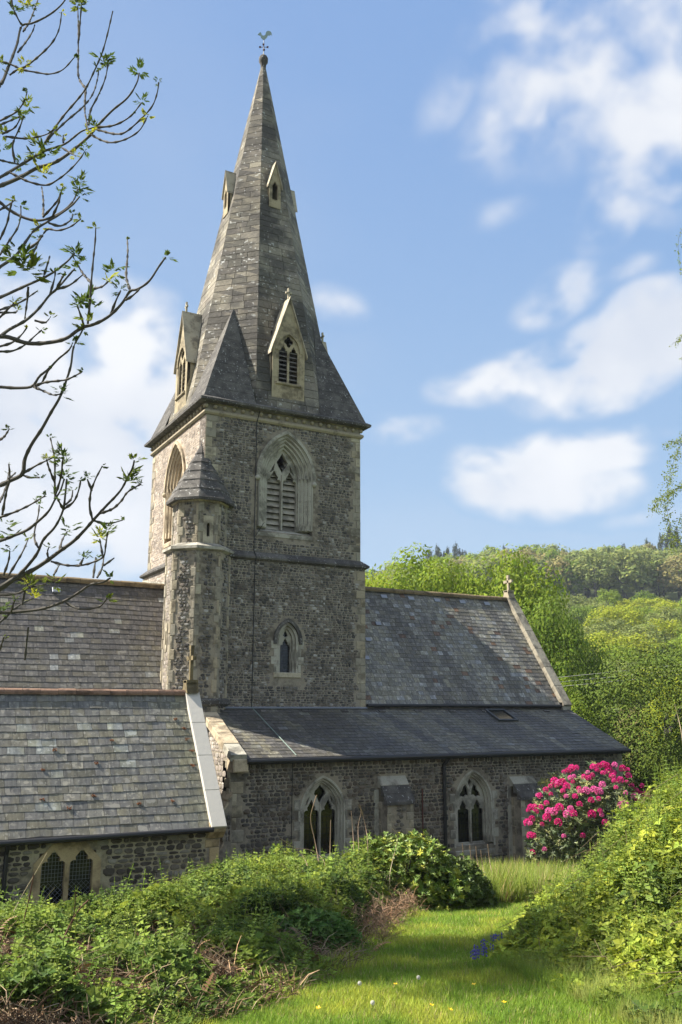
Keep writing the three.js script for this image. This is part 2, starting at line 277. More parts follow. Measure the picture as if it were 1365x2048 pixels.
// quoins up a corner, long and short by turns, on one face (u grows away from the corner by dir)
const dressers = [M.quoinA, M.quoinB, M.quoinB, M.quoinA, M.dress];
function quoins(F, uc, dir, v0, v1, hq, long, short, parent, seed, zones, wr = 0.018, mats = dressers) {
  const f = rng(seed); let v = v0, k = Math.floor(f() * 2);
  while (v < v1 - 0.08) { const h = Math.min(hq * rr(0.8, 1.25, f), v1 - v), L = (k % 2 ? long : short) * rr(0.85, 1.15, f), a = Math.min(uc, uc + dir * L), b = Math.max(uc, uc + dir * L); if (zones) zones.push([a - 0.02, b + 0.02, v, v + h]); new MB().off(f() * 5, f() * 5).box(F, a, b, v + 0.006, v + h - 0.006, 0.002, wr * rr(0.7, 1.1, f), 0.012).build('quoin', mats[Math.floor(f() * mats.length)], parent); v += h; k++; }
}
const notIn = (zones, polys = []) => (u, v) => !zones.some((z) => u > z[0] && u < z[1] && v > z[2] && v < z[3]) && !polys.some((L) => inPoly([u, v], L));

// a pointed window of several orders; style: 'louvres', 'daggers' or 'ylights'
function pointedWindow(name, F, cx, y0, ys, A, a, c, style, depth, opt = {}) {
  const g = group(name, church), n = opt.orders ?? 4, mat = opt.mat ?? M.dressGrey;
  for (let i = 0; i < n; i++) {
    const o = lerp(A, a, i / n), q = lerp(A, a, (i + 1) / n), w = 0.012 - depth * 0.78 * i / n;
    new MB().ring(F, arch(cx, y0, ys, o, c), arch(cx, y0, ys, q, c), -depth - 0.1, w).build('arch_order', mat, g);
    if (i || opt.shafts) { const path = arch(cx, y0 + 0.02, ys, o - 0.012, c, 12), tp = path.map(([u, v]) => F.p(u, v, w + 0.004)); mk('roll_moulding', new THREE.TubeGeometry(new THREE.CatmullRomCurve3(tp, false, 'centripetal'), 60, opt.shafts ? 0.032 : 0.022, 6), mat, g); }
    if (opt.shafts && i) for (const s of [-1, 1]) { const u = cx + s * (o - 0.005), sh = new MB().cyl(F.p(u, y0 + 0.22, w + 0.02), F.p(u, ys - 0.02, w + 0.02), 0.042, 0.042); sh.cyl(F.p(u, ys - 0.06, w + 0.02), F.p(u, ys + 0.07, w + 0.02), 0.046, 0.085); sh.cyl(F.p(u, y0 + 0.02, w + 0.02), F.p(u, y0 + 0.24, w + 0.02), 0.08, 0.055); sh.build('jamb_shaft', mat, g); }
  }
  if (opt.hood) {
    const b = arch(cx, ys - 0.05, ys, A, c).slice(0), o = arch(cx, ys - 0.05, ys, A + opt.hood, c); new MB().ring(F, o, b, 0.002, 0.085).build('hood_mould', opt.hoodMat ?? mat, g);
    for (const s of [-1, 1]) { const p = F.p(cx + s * (A + opt.hood / 2), ys - 0.13, 0.05), q = mk('label_stop', new THREE.IcosahedronGeometry(0.1, 1), opt.hoodMat ?? mat, g); q.position.copy(p); }
  }
  const m = a * 0.11, la = (a - m * 0.75) / 2 - 0.008, lc = m * 0.55 + la, top = ys + archTop(a, c), holes = [];
  const ls = ys - (style === 'ylights' ? 0.34 : opt.drop ?? a * 0.25);
  holes.push(light(cx - lc, y0 + 0.001, ls, la), light(cx + lc, y0 + 0.001, ls, la));
  const hh = top - ls, dy = ls + hh * 0.62;
  if (style === 'ylights') { const k = a / 0.56, D = [[0.05, 0.2], [0.07, 0.4], [0.16, 0.56], [0.27, 0.48], [0.31, 0.36], [0.40, 0.28], [0.43, 0.15], [0.33, 0.2], [0.25, 0.15], [0.14, 0.23]]; for (const s of [-1, 1]) holes.push(D.map(([u, v]) => [cx + s * u * k, ys + v * k])); holes.push([[cx, ys + 0.74 * k], [cx - 0.075 * k, ys + 0.63 * k], [cx, ys + 0.46 * k], [cx + 0.075 * k, ys + 0.63 * k]]); }
  else if (style === 'daggers') { const k = a / 0.56; holes.push([[0, 0.75], [-0.07, 0.67], [-0.17, 0.58], [-0.2, 0.49], [-0.11, 0.4], [0, 0.2], [0.11, 0.4], [0.2, 0.49], [0.17, 0.58], [0.07, 0.67]].map(([u, v]) => [cx + u * k, ys + v * k])); for (const s of [-1, 1]) holes.push([[0.35, 0.44], [0.44, 0.3], [0.485, 0.16], [0.43, 0.2], [0.37, 0.32]].map(([u, v]) => [cx + s * u * k, ys + v * k])); }
  else { holes.push([[cx, top - a * 0.2], [cx - a * 0.17, top - a * 0.5], [cx - a * 0.36, top - a * 0.78], [cx - a * 0.26, top - a * 1.02], [cx, top - a * 1.42], [cx + a * 0.26, top - a * 1.02], [cx + a * 0.36, top - a * 0.78], [cx + a * 0.17, top - a * 0.5]]); for (const s of [-1, 1]) holes.push([[cx + s * a * 0.47, top - a * 0.86], [cx + s * a * 0.83, top - a * 1.52], [cx + s * a * 0.52, top - a * 1.28]]); }
  const out = arch(cx, y0, ys, a + 0.03, c);
  new MB().prism(F, out, -depth - 0.01, -depth * 0.76, holes).build('tracery', opt.tracMat ?? mat, g);
  new MB().cyl(F.p(cx, y0, -depth * 0.74), F.p(cx, ls + la * 1.2, -depth * 0.74), m * 0.55, m * 0.5).build('mullion', opt.tracMat ?? mat, g);
  if (style === 'louvres') {
    const st = opt.pitch ?? 0.2;
    for (let v = y0 + 0.02; v < top - a * 0.4; v += st) for (const s of [-1, 1]) { const wv = v < ls + 0.1 ? la : Math.max(0.05, (top - v) / (top - ls) * la); const x0 = cx + s * lc - wv - 0.05, x1 = cx + s * lc + wv + 0.05; const mb = new MB(), q = (u, y, w) => F.p(u, y, w), w0 = -depth - 0.04, w1 = -depth - 0.17, t1 = v + st * 0.86; mb.quad(q(x0, v, w0), q(x1, v, w0), q(x1, t1, w1), q(x0, t1, w1)); mb.quad(q(x0, v - 0.025, w0), q(x1, v - 0.025, w0), q(x1, v, w0), q(x0, v, w0)); mb.quad(q(x0, t1 - 0.025, w1), q(x1, t1 - 0.025, w1), q(x1, v - 0.025, w0), q(x0, v - 0.025, w0)); mb.build('louvre', M.louvre, g); }
  } else {
    for (const s of [-1, 1]) { const p = new MB().prism(F, light(cx + s * lc, y0, ls, la + 0.03), -depth - 0.06, -depth - 0.04).build('pane', M.glass, g);
      const lt = new MB(); for (let v = y0 + 0.12; v < ls; v += 0.16) lt.box(F, cx + s * lc - la, cx + s * lc + la, v - 0.006, v + 0.006, -depth - 0.04, -depth - 0.025); for (let k = -1; k <= 1; k++) lt.box(F, cx + s * lc + k * la * 0.5 - 0.005, cx + s * lc + k * la * 0.5 + 0.005, y0, ls, -depth - 0.04, -depth - 0.027); lt.build('glazing_bars', M.iron, g); }
    new MB().prism(F, arch(cx, ls - 0.05, ys, a, c), -depth - 0.085, -depth - 0.064).build('tracery_pane', M.glass, g);
  }
  const sl = new MB(), s0 = cx - A - 0.02, s1 = cx + A + 0.02; sl.quad(F.p(s0, y0 - 0.2, 0.03), F.p(s1, y0 - 0.2, 0.03), F.p(s1, y0 + 0.03, -depth), F.p(s0, y0 + 0.03, -depth)); sl.quad(F.p(s0, y0 - 0.32, 0.02), F.p(s1, y0 - 0.32, 0.02), F.p(s1, y0 - 0.2, 0.03), F.p(s0, y0 - 0.2, 0.03)); sl.build('sill', mat, g);
  return g;
}

// ── tower ──
const LOW = 0.12, YS = 10.22, YT = 15.12;
const bel = arch(3, 11.15, 13.12, 1.06, 0.7), belZ = arch(-3, 11.15, 13.12, 1.06, 0.7), sm = arch(3.1, 6.35, 7.45, 0.42, 0.3);
{
  const t = new MB();
  t.prism(FZ(0), rect(0, 6, YS - 0.3, YT + 0.3), -0.6, 0, [bel]);
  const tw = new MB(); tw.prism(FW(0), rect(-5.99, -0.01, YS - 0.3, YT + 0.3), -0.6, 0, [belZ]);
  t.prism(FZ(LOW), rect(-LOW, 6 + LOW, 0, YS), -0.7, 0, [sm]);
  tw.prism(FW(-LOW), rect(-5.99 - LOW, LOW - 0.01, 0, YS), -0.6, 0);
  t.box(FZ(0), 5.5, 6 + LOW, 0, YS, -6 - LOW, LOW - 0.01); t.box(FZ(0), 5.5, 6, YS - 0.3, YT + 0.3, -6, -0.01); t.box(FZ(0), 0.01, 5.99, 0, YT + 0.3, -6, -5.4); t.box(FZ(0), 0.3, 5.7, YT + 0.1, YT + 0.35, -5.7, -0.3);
  const wall = t.build('tower_wall', M.mortar, church); tw.build('sun_paled_wall', M.sunPaledMortar, wall);  // left wall slabs take the mortar with sunlight painted in
  const mk2 = (F, a, b, v0, v1, polys, seed, cl, cr, colour = flint, relief = 0.02) => {
    const zones = []; if (cl) quoins(F, a, 1, v0 + 0.02, v1, 0.3, 0.42, 0.24, wall, seed + 1, zones); if (cr) quoins(F, b, -1, v0 + 0.02, v1, 0.3, 0.36, 0.2, wall, seed + 2, zones);
    rubbleStuff(F, a + 0.02, b - 0.02, v0 + 0.03, v1 - 0.01, 0.135, 0.082, notIn(zones, polys), seed, wall, relief, colour);
  };
  const hoodPoly = (cx, y0, ys, a, c) => arch(cx, y0 - 0.22, ys, a, c);
  mk2(FZ(0), 0, 6, YS + 0.12, YT - 0.05, [hoodPoly(3, 11.1, 13.12, 1.2, 0.7)], 101, true, true);
  mk2(FW(0), -6, 0, YS + 0.12, YT - 0.05, [hoodPoly(-3, 11.1, 13.12, 1.2, 0.7)], 111, true, false, sunPaledStone, 0.008);
  mk2(FZ(LOW), -LOW, 6 + LOW, 4.9, YS - 0.12, [hoodPoly(3.1, 6.2, 7.45, 0.56, 0.3)], 121, false, true);
  mk2(FW(-LOW), -6 - LOW, LOW, 5, YS - 0.12, [], 131, true, false, sunPaledStone, 0.008);
}
pointedWindow('belfry_window', FZ(0), 3, 11.3, 13.12, 1.03, 0.6, 0.7, 'louvres', 0.42, { hood: 0.11, shafts: true, pitch: 0.215 });
pointedWindow('belfry_window', FW(0), -3, 11.3, 13.12, 1.03, 0.6, 0.7, 'louvres', 0.42, { hood: 0.11, shafts: true, pitch: 0.215, mat: M.dressWarm });
{ // small tower window with a single cusped light
  const F = FZ(LOW), g = group('tower_lancet', church), cx = 3.1, c = 0.3, y0 = 6.42, ys = 7.45;
  for (let i = 0; i < 2; i++) { const o = lerp(0.4, 0.23, i / 2), q = lerp(0.4, 0.23, (i + 1) / 2); new MB().ring(F, arch(cx, y0, ys, o, c), arch(cx, y0, ys, q, c), -0.3, 0.014 - 0.09 * i).build('arch_order', M.dressGrey, g); }
  for (const s of [-1, 1]) for (let k = 0; k < 4; k++) { const L = k % 2 ? 0.2 : 0.1; new MB().off(k, s).box(F, s > 0 ? cx + 0.4 : cx - 0.4 - L, s > 0 ? cx + 0.4 + L : cx - 0.4, y0 + k * 0.26 + 0.005, y0 + k * 0.26 + 0.255, 0.003, 0.03, 0.008).build('jamb_stone', M.dressGrey, g); }
  new MB().ring(F, arch(cx, ys - 0.1, ys, 0.52, c), arch(cx, ys - 0.1, ys, 0.41, c), 0.004, 0.1).build('hood_mould', M.algae, g);
  new MB().prism(F, arch(cx, y0, ys, 0.24, c), -0.25, -0.17, [light(cx, y0 + 0.001, ys - 0.2, 0.185), [[cx, ys + 0.38], [cx - 0.09, ys + 0.2], [cx, ys + 0.13], [cx + 0.09, ys + 0.2]]]).build('tracery', M.dressGrey, g);
  new MB().prism(F, arch(cx, y0, ys, 0.24, c), -0.29, -0.27).build('pane', M.glass, g);
  const lt = new MB(); for (let v = y0 + 0.08; v < ys; v += 0.1) lt.box(F, cx - 0.19, cx + 0.19, v, v + 0.012, -0.27, -0.255); lt.build('glazing_bars', M.iron, g);
  new MB().box(F, cx - 0.5, cx + 0.5, y0 - 0.17, y0, -0.3, 0.05, 0.02).build('sill', M.dress, g);
}
{ // string course and cornice
  const ringPath = (r, y) => [[V3(-r, y, r), V3(-1, 0, 1)], [V3(6 + r, y, r), V3(1, 0, 1)], [V3(6 + r, y, -6 - r), V3(1, 0, -1)], [V3(-r, y, -6 - r), V3(-1, 0, -1)]];
  new MB().sweep(ringPath(0, YS), [[0, 0.2], [LOW + 0.12, 0.0], [LOW + 0.12, -0.07], [LOW + 0.03, -0.12], [LOW - 0.02, -0.14]], true).build('string_course', M.algae, church);
  const co = new MB().sweep(ringPath(0, YT), [[-0.05, -0.16], [0.05, -0.14], [0.1, -0.08], [0.1, -0.02], [0.05, 0.03], [-0.03, 0.06], [-0.05, 0.14], [-0.03, 0.22], [0.1, 0.27]], true).build('cornice', M.quoinA, church);
  new MB().sweep(ringPath(0, YT), [[0.0, 0.26], [0.2, 0.25], [0.3, 0.29], [0.31, 0.37], [0.2, 0.45], [-0.02, 0.5]], true).build('cornice_drip', M.algae, co);
  const bg = new THREE.IcosahedronGeometry(0.078, 1);
  for (let k = 0; k < 19; k++) { const b = mk('ball_flower', bg, M.quoinA, co); b.position.set(-0.02 + k * 0.335, YT + 0.15, 0.03); const b2 = mk('ball_flower', bg, M.quoinA, co); b2.position.set(-0.03, YT + 0.15, -k * 0.335 - 0.05); }
}

// ── spire ──
const SX = 3.04, SZ = -3, SH = 32.3, SY = 15.6, SR = 3.08;
const sr = (y) => SR * (SH - y) / (SH - SY);
{
  const spire = group('spire', church), core = new MB(), cut = 31.75, rest = new MB();
  const vert = (k, y, add = 0) => { const t = (k * 45 - 22.5) * Math.PI / 180, R = (sr(y) + add) / Math.cos(Math.PI / 8); return V3(SX - R * Math.sin(t), y, SZ + R * Math.cos(t)); };   // facet k lies between vert(k) and vert(k+1); 0 faces +z, 1 the near-left diagonal, 2 faces -x
  const holesY = [[16.5, 18.75, 0.5], [24.62, 25.75, 0.19]];
  for (let k = 0; k < 8; k++) {
    const a = vert(k, SY - 0.1, -0.035), b = vert(k + 1, SY - 0.1, -0.035), m = a.clone().lerp(b, 0.5), top = vert(k, cut, -0.035).lerp(vert(k + 1, cut, -0.035), 0.5), FF = new Frame(m, b.clone().sub(a), top.clone().sub(m)), L = m.distanceTo(top), w = a.distanceTo(b) / 2, wt = vert(k, cut, -0.035).distanceTo(vert(k + 1, cut, -0.035)) / 2, sc = L / (cut - SY + 0.1);
    core.prism(FF, [[-w, 0], [w, 0], [wt, L], [-wt, L]], -0.02, 0, k % 2 ? [] : holesY.map(([p, q, h]) => rect(-h, h, (p - SY + 0.1) * sc, (q - SY + 0.1) * sc)));
  }
  core.build('core', M.dressGrey, spire);
  const f = rng(55); let y = SY, cnt = 0, row = 0;
  const courses = []; while (y < cut - 0.02) { const h = Math.min(rr(0.24, 0.36, f), cut - y); courses.push([y, y + h, row++]); y += h; }
  for (const k of [1, 0, 2, 7, 3, 4, 5, 6]) for (const [a, b, r] of courses) {
    const L0 = vert(k, a), R0 = vert(k + 1, a), L1 = vert(k, b), R1 = vert(k + 1, b), w = L0.distanceTo(R0), n = Math.max(1, Math.round(w / rr(0.45, 0.8, f)));
    let cuts = [0]; for (let i = 1; i < n; i++) cuts.push((i + (r % 2 ? 0.22 : -0.2) + rr(-0.14, 0.14, f)) / n); cuts.push(1); let gap = null; if (k % 2 === 0) for (const [p, q, h] of holesY) if (b > p && a < q) gap = [0.5 - h / w, 0.5 + h / w]; if (gap) cuts = [0, gap[0], gap[1], 1]; const nb = cuts.length - 1;
    const nrm = R0.clone().sub(L0).cross(L1.clone().sub(L0)).normalize(); if (nrm.x * (L0.x - SX) + nrm.z * (L0.z - SZ) < 0) nrm.negate();
    for (let i = 0; i < nb; i++) {
      if (gap && i === 1) continue;
      const g = 0.0025, gi = g / w, c0 = cuts[i] + (i ? gi : 0), c1 = cuts[i + 1] - (i < nb - 1 ? gi : 0), ya = 0.004 / (b - a), at = (u, v, o) => { const p = L0.clone().lerp(R0, u).lerp(L1.clone().lerp(R1, u), v); return p.addScaledVector(nrm, o); };
      const pr = rr(-0.003, 0.003, f), t = rr(0.9, 1.05, f) * (f() < 0.06 ? 1.3 : 1), mb = cnt < 300 ? new MB() : rest; const mid = L0.clone().lerp(R0, (c0 + c1) / 2), th = lerp(0.42, 0.60, clamp((a - SY) / 11)), alg = lerp(1.04, 0.7, sstep(th - 0.06, th + 0.06, fbm3(mid.x * 0.55, mid.y * 0.42, mid.z * 0.55, 4) + rr(-0.03, 0.03, f))); mb.col([t * alg, t * alg * rr(0.97, 1.0, f), t * alg * rr(0.92, 0.99, f)]);
      const be = 0.006, bu = be / w, bv = be / (b - a), A = at(c0 + bu, ya + bv, pr), B = at(c1 - bu, ya + bv, pr), C = at(c1 - bu, 1 - ya - bv, pr), D = at(c0 + bu, 1 - ya - bv, pr), a0 = at(c0, ya, pr - 0.05), b0 = at(c1, ya, pr - 0.05), C0 = at(c1, 1 - ya, pr - 0.05), d0 = at(c0, 1 - ya, pr - 0.05);
      mb.quad(A, B, C, D); mb.quad(a0, b0, B, A); mb.quad(b0, C0, C, B); mb.quad(C0, d0, D, C); mb.quad(d0, a0, A, D);
      if (cnt < 300) mb.build('spire_block', M.spire, spire); cnt++;
    }
  }
  rest.build('far_spire_blocks', M.spire, spire, { kind: 'stuff' });
  // capstone
  const cap = new THREE.LatheGeometry([[0.1, 31.4], [0.11, 31.75], [0.13, 31.95], [0.19, 32.03], [0.2, 32.2], [0.16, 32.3], [0.08, 32.38], [0, 32.4]].map(([r, h]) => new THREE.Vector2(r, h)), 12); const cs = mk('capstone', cap, M.algae, spire); cs.position.set(SX, 0, SZ);
  // broaches at the four corners
  const e = 3.16;
  for (const [sx, sz] of [[-1, 1], [1, 1], [1, -1], [-1, -1]]) {
    const yT = 19.7, rT = sr(yT) + 0.02, T = V3(SX + sx * rT * 0.7071, yT, SZ + sz * rT * 0.7071), P = V3(3 + sx * e, SY - 0.02, SZ + sz * e), s = SR * 0.4142 - 0.02, A = V3(3 + sx * s, SY - 0.02, SZ + sz * e), B = V3(3 + sx * e, SY - 0.02, SZ + sz * s);
    const g = group('broach', church), nrow = 11;
    const face = (X, nm) => { for (let i = 0; i < nrow; i++) { const a = i / nrow + 0.001, b = (i + 1) / nrow - 0.0015, mb = new MB(), p0 = P.clone().lerp(T, a), p1 = P.clone().lerp(T, b), x0 = X.clone().lerp(T, a), x1 = X.clone().lerp(T, b); mb.quad(p0, x0, x1, p1); const inw = V3(SX - T.x, -0.1, SZ - T.z).normalize().multiplyScalar(0.06); mb.quad(p1, x1, x1.clone().add(inw), p1.clone().add(inw)); mb.quad(p0, x0, x0.clone().add(inw), p0.clone().add(inw)); mb.build(nm, M.algae, g); } };
    face(A, 'broach_course'); face(B, 'broach_course');
  }
}
// gabled spire windows: a builder in its own axes (forward = +z from the spire's axis), turned for each side
function lucarne(turn, big) {
  const g = group(big ? 'spire_window' : 'upper_spire_window', church); g.position.set(SX, 0, SZ); g.rotation.y = turn;
  const F = new Frame(V3(0, 0, big ? 3.0 : 1.49), V3(1, 0, 0), UPV), mat = M.cream;
  if (big) {
    const hw = 0.64, ye = 17.95, ya = 19.85, yb = 15.75, ys = 17.85, a = 0.43, c = 0.25, y0 = 16.62;
    new MB().prism(F, [[-hw, yb], [hw, yb], [hw, ye], [0, ya], [-hw, ye]], -0.12, 0, [arch(0, y0, ys, a, c)]).build('gable_wall', mat, g);
    const ck = new MB(); for (const s of [-1, 1]) ck.prism(new Frame(F.p(s * (hw - 0.08), 0, 0), V3(0, 0, 1), UPV), [[-0.02, yb], [-0.02, ye - 0.02], [-1.0, ye - 0.02], [-1.0, yb]], 0, s < 0 ? 0.08 : -0.08, [], true); ck.build('cheek', mat, g);
    for (const s of [-1, 1]) { const mb = new MB(), e0 = [s * (hw + 0.09), ye - 0.2], e1 = [0, ya + 0.12], th = 0.09; const P = (q, w, o) => F.p(q[0], q[1] + o, w); const W0 = -1.3, W1 = 0.08; mb.quad(P(e0, W1, 0), P(e1, W1, 0), P(e1, W0, 0), P(e0, W0, 0)); mb.quad(P(e0, W1, -th), P(e1, W1, -th), P(e1, W0, -th), P(e0, W0, -th)); mb.quad(P(e0, W1, -th), P(e1, W1, -th), P(e1, W1, 0), P(e0, W1, 0)); mb.quad(P(e0, W0, -th), P(e0, W1, -th), P(e0, W1, 0), P(e0, W0, 0)); mb.build('gable_coping', M.dress, g); }
    const cr = new MB(); cr.box(F, -0.035, 0.035, ya + 0.08, ya + 0.5, -0.12, -0.05, 0.01).box(F, -0.12, 0.12, ya + 0.28, ya + 0.35, -0.12, -0.05, 0.01); cr.build('cross_finial', M.dress, g);
    new MB().ring(F, arch(0, ys - 0.02, ys, a + 0.1, c), arch(0, ys - 0.02, ys, a, c), -0.05, 0.03).build('arch_order', mat, g);
    new MB().prism(F, arch(0, y0, ys, a + 0.01, c), -0.07, -0.025, [light(-0.205, y0, ys - 0.08, 0.165), light(0.205, y0, ys - 0.08, 0.165), foil(0, ys + 0.36, 0.18, 4, 0, 1.2)]).build('tracery', mat, g);
    for (let v = y0; v < ys + 0.55; v += 0.17) for (const s of [-1, 1]) { const wv = v > ys ? 0.12 : 0.19, x0 = s * 0.2 - wv, x1 = s * 0.2 + wv, mb = new MB(); mb.quad(F.p(x0, v + 0.03, -0.1), F.p(x1, v + 0.03, -0.1), F.p(x1, v + 0.13, -0.26), F.p(x0, v + 0.13, -0.26)); mb.quad(F.p(x0, v, -0.1), F.p(x1, v, -0.1), F.p(x1, v + 0.03, -0.1), F.p(x0, v + 0.03, -0.1)); mb.quad(F.p(x0, v + 0.1, -0.26), F.p(x1, v + 0.1, -0.26), F.p(x1, v, -0.1), F.p(x0, v, -0.1)); mb.build('louvre', M.darkWood, g); }
    new MB().box(F, -0.5, 0.5, y0 - 0.1, y0, -0.2, 0.06, 0.02).build('sill', mat, g);
  } else {
    const hw = 0.25, yb = 24.4, ye = 25.45, ya = 26.3;
    new MB().prism(F, [[-hw, yb], [hw, yb], [hw, ye], [0, ya], [-hw, ye]], -0.09, 0, [light(0, 24.75, 25.35, 0.115)]).build('gable_wall', mat, g);
    const ck = new MB(); for (const s of [-1, 1]) ck.prism(new Frame(F.p(s * (hw - 0.05), 0, 0), V3(0, 0, 1), UPV), [[-0.02, yb], [-0.02, ye], [-0.7, ye], [-0.7, yb]], 0, s < 0 ? 0.05 : -0.05, [], true); ck.build('cheek', mat, g);
    for (const s of [-1, 1]) { const mb = new MB(), e0 = [s * (hw + 0.06), ye - 0.12], e1 = [0, ya + 0.12], P = (q, w, o) => F.p(q[0], q[1] + o, w); mb.quad(P(e0, 0.06, 0), P(e1, 0.06, 0), P(e1, -0.8, 0), P(e0, -0.8, 0)); mb.quad(P(e0, 0.06, -0.07), P(e1, 0.06, -0.07), P(e1, 0.06, 0), P(e0, 0.06, 0)); mb.quad(P(e0, 0.06, -0.07), P(e1, 0.06, -0.07), P(e1, -0.8, -0.07), P(e0, -0.8, -0.07)); mb.build('gable_coping', M.dress, g); }
  }
}
for (let k = 0; k < 4; k++) { lucarne(k * Math.PI / 2, true); lucarne(k * Math.PI / 2, false); }

{ // weathercock
  const g = group('weathercock', church); g.position.set(SX, 32.38, SZ); g.scale.setScalar(0.8);
  const F = new Frame(V3(0, 0, 0), V3(0.88, 0, 0.48), UPV);
  new MB().cyl(F.p(0, 0, 0), F.p(0, 1.0, 0), 0.028, 0.018).build('rod', M.iron, g);
  const arms = new MB(); arms.cyl(F.p(-0.2, 0.5, 0), F.p(0.2, 0.5, 0), 0.014, 0.014); arms.cyl(F.p(0, 0.5, -0.2), F.p(0, 0.5, 0.2), 0.014, 0.014); for (const s of [-1, 1]) { arms.box(F, s * 0.2 - 0.05, s * 0.2 + 0.05, 0.45, 0.56, -0.008, 0.008); arms.box(F, -0.05, 0.05, 0.45, 0.56, s * 0.2 - 0.008, s * 0.2 + 0.008); } arms.cyl(F.p(0, 0.3, 0), F.p(0, 0.36, 0), 0.05, 0.05); arms.build('direction_arms', M.rust, g);
  new MB().prism(F, [[-0.34, 1.28], [-0.28, 1.34], [-0.22, 1.42], [-0.15, 1.36], [-0.12, 1.24], [0.0, 1.19], [0.08, 1.28], [0.1, 1.42], [0.2, 1.5], [0.32, 1.48], [0.4, 1.36], [0.41, 1.22], [0.34, 1.3], [0.3, 1.2], [0.22, 1.26], [0.15, 1.1], [0.04, 0.98], [-0.06, 0.98], [-0.16, 1.08], [-0.2, 1.22], [-0.27, 1.24]], -0.02, 0.02, [], true).build('cockerel', M.verdigris, g);
}

// ── stair turret at the near corner ──
{
  const TC = V3(0.02, 0, -0.3), oct = (R, y, rot = 0) => Array.from({ length: 8 }, (_, k) => { const t = (22.5 + k * 45) * Math.PI / 180, q = R / Math.cos(Math.PI / 8); return V3(TC.x + q * Math.sin(t), y, TC.z + q * Math.cos(t)); });
  const g = group('stair_turret', church), RL = 0.97, RU = 0.82, yL = 5.5, yM = 10.3, yR = 11.95, yA = 14.0;
  const body = new MB(), wallT = (R, a, b, kh, h0, h1) => { const A = oct(R, 0); for (let k = 0; k < 8; k++) { const p = A[k], q = A[(k + 1) % 8], L = p.distanceTo(q), FF = new Frame(p.clone(), q.clone().sub(p), UPV); body.prism(FF, rect(0, L, a, b), -0.2, 0, k === kh ? [arch(L / 2, h0, h1, 0.055, 0.02, 4)] : []); } };
  wallT(RL, 0, yM, 5, 7.2, 7.6); wallT(RU, yM - 0.2, yR + 0.1, 7, 10.67, 11.05); body.build('turret_wall', M.mortar, g);
  const band = (R, prof, y, mat, nm) => { const P = oct(R, y).map((p) => [p, p.clone().sub(TC).setY(0).normalize().multiplyScalar(1.08)]); new MB().sweep(P, prof, true).build(nm, mat, g); };
  band(RL, [[-0.22, 0.2], [0.12, 0.02], [0.12, -0.07], [0.02, -0.12], [-0.01, -0.13]], yM, M.dressGrey, 'string_course');
  band(RL, [[0, 0.06], [0.12, 0.0], [0.12, -0.12], [0.0, -0.2]], yL, M.algae, 'string_course');
  band(RU, [[0.02, -0.12], [0.1, -0.04], [0.13, 0.02]], yR - 0.02, M.dress, 'eaves_course');
  // stepped stone roof: five courses of slabs, each facet slab a piece
  for (let i = 0; i < 6; i++) { const r0 = lerp(RU + 0.17, 0.0, i / 6) , r1 = lerp(RU + 0.17, 0.0, (i + 1) / 6), y0 = lerp(yR, yA, i / 6) - 0.05, y1 = lerp(yR, yA, (i + 1) / 6), A = oct(r0 + 0.065, y0 + 0.02), B = oct(Math.max(0.02, r1), y1 + 0.02), D = oct(r0 + 0.055, y0 - 0.06), D2 = oct(Math.max(0.01, r0 - 0.12), y0 - 0.04); for (let k = 0; k < 8; k++) { const j = (k + 1) % 8; const mb = new MB(); mb.quad(A[k], A[j], B[j], B[k]); mb.quad(D[k], D[j], A[j], A[k]); mb.quad(D2[k], D2[j], D[j], D[k]); mb.build('roof_slab', M.algae, g); } }
  const fin = new MB(); fin.cyl(V3(TC.x, yA - 0.1, TC.z), V3(TC.x, yA + 0.1, TC.z), 0.09, 0.03, 6); fin.build('roof_tip', M.algae, g);
  // stonework on the faces one can see
  for (const [R, v0, v1, tag2] of [[RL, 4.6, yM - 0.14, 0], [RU, yM + 0.12, yR - 0.14, 1]]) {
    const A = oct(R, 0);
    for (const k of [7, 6, 5, 0]) {       // corner k to k+1
      const a = A[k], b = A[(k + 1) % 8], F = new Frame(a.clone(), b.clone().sub(a), UPV), L = a.distanceTo(b), zones = [];
      quoins(F, 0, 1, v0, v1, 0.34, 0.16, 0.08, g, 300 + k * 7 + tag2, zones, 0.022); quoins(F, L, -1, v0, v1, 0.34, 0.16, 0.08, g, 340 + k * 7 + tag2, zones, 0.022);
      const sl = (k === 7 && tag2) ? [L / 2 - 0.2, L / 2 + 0.2, 10.45, 11.35] : (k === 5 && !tag2) ? [L / 2 - 0.13, L / 2 + 0.13, 7.0, 7.9] : null;
      if (sl) { zones.push(sl); const cx = L / 2, s = new MB().prism(F, rect(sl[0] + 0.03, sl[1] - 0.03, sl[2], sl[3]), 0.002, 0.02, [arch(cx, sl[2] + 0.22, sl[3] - 0.3, 0.05, 0.02, 4)]); s.build('slit_surround', M.dress, g); }
      rubbleStuff(F, 0.02, L - 0.02, v0, v1, 0.13, 0.1, notIn(zones), 360 + k * 3 + tag2, g, k === 5 ? 0.008 : 0.032, k === 5 ? sunPaledStone : flint);
    }
  }
}
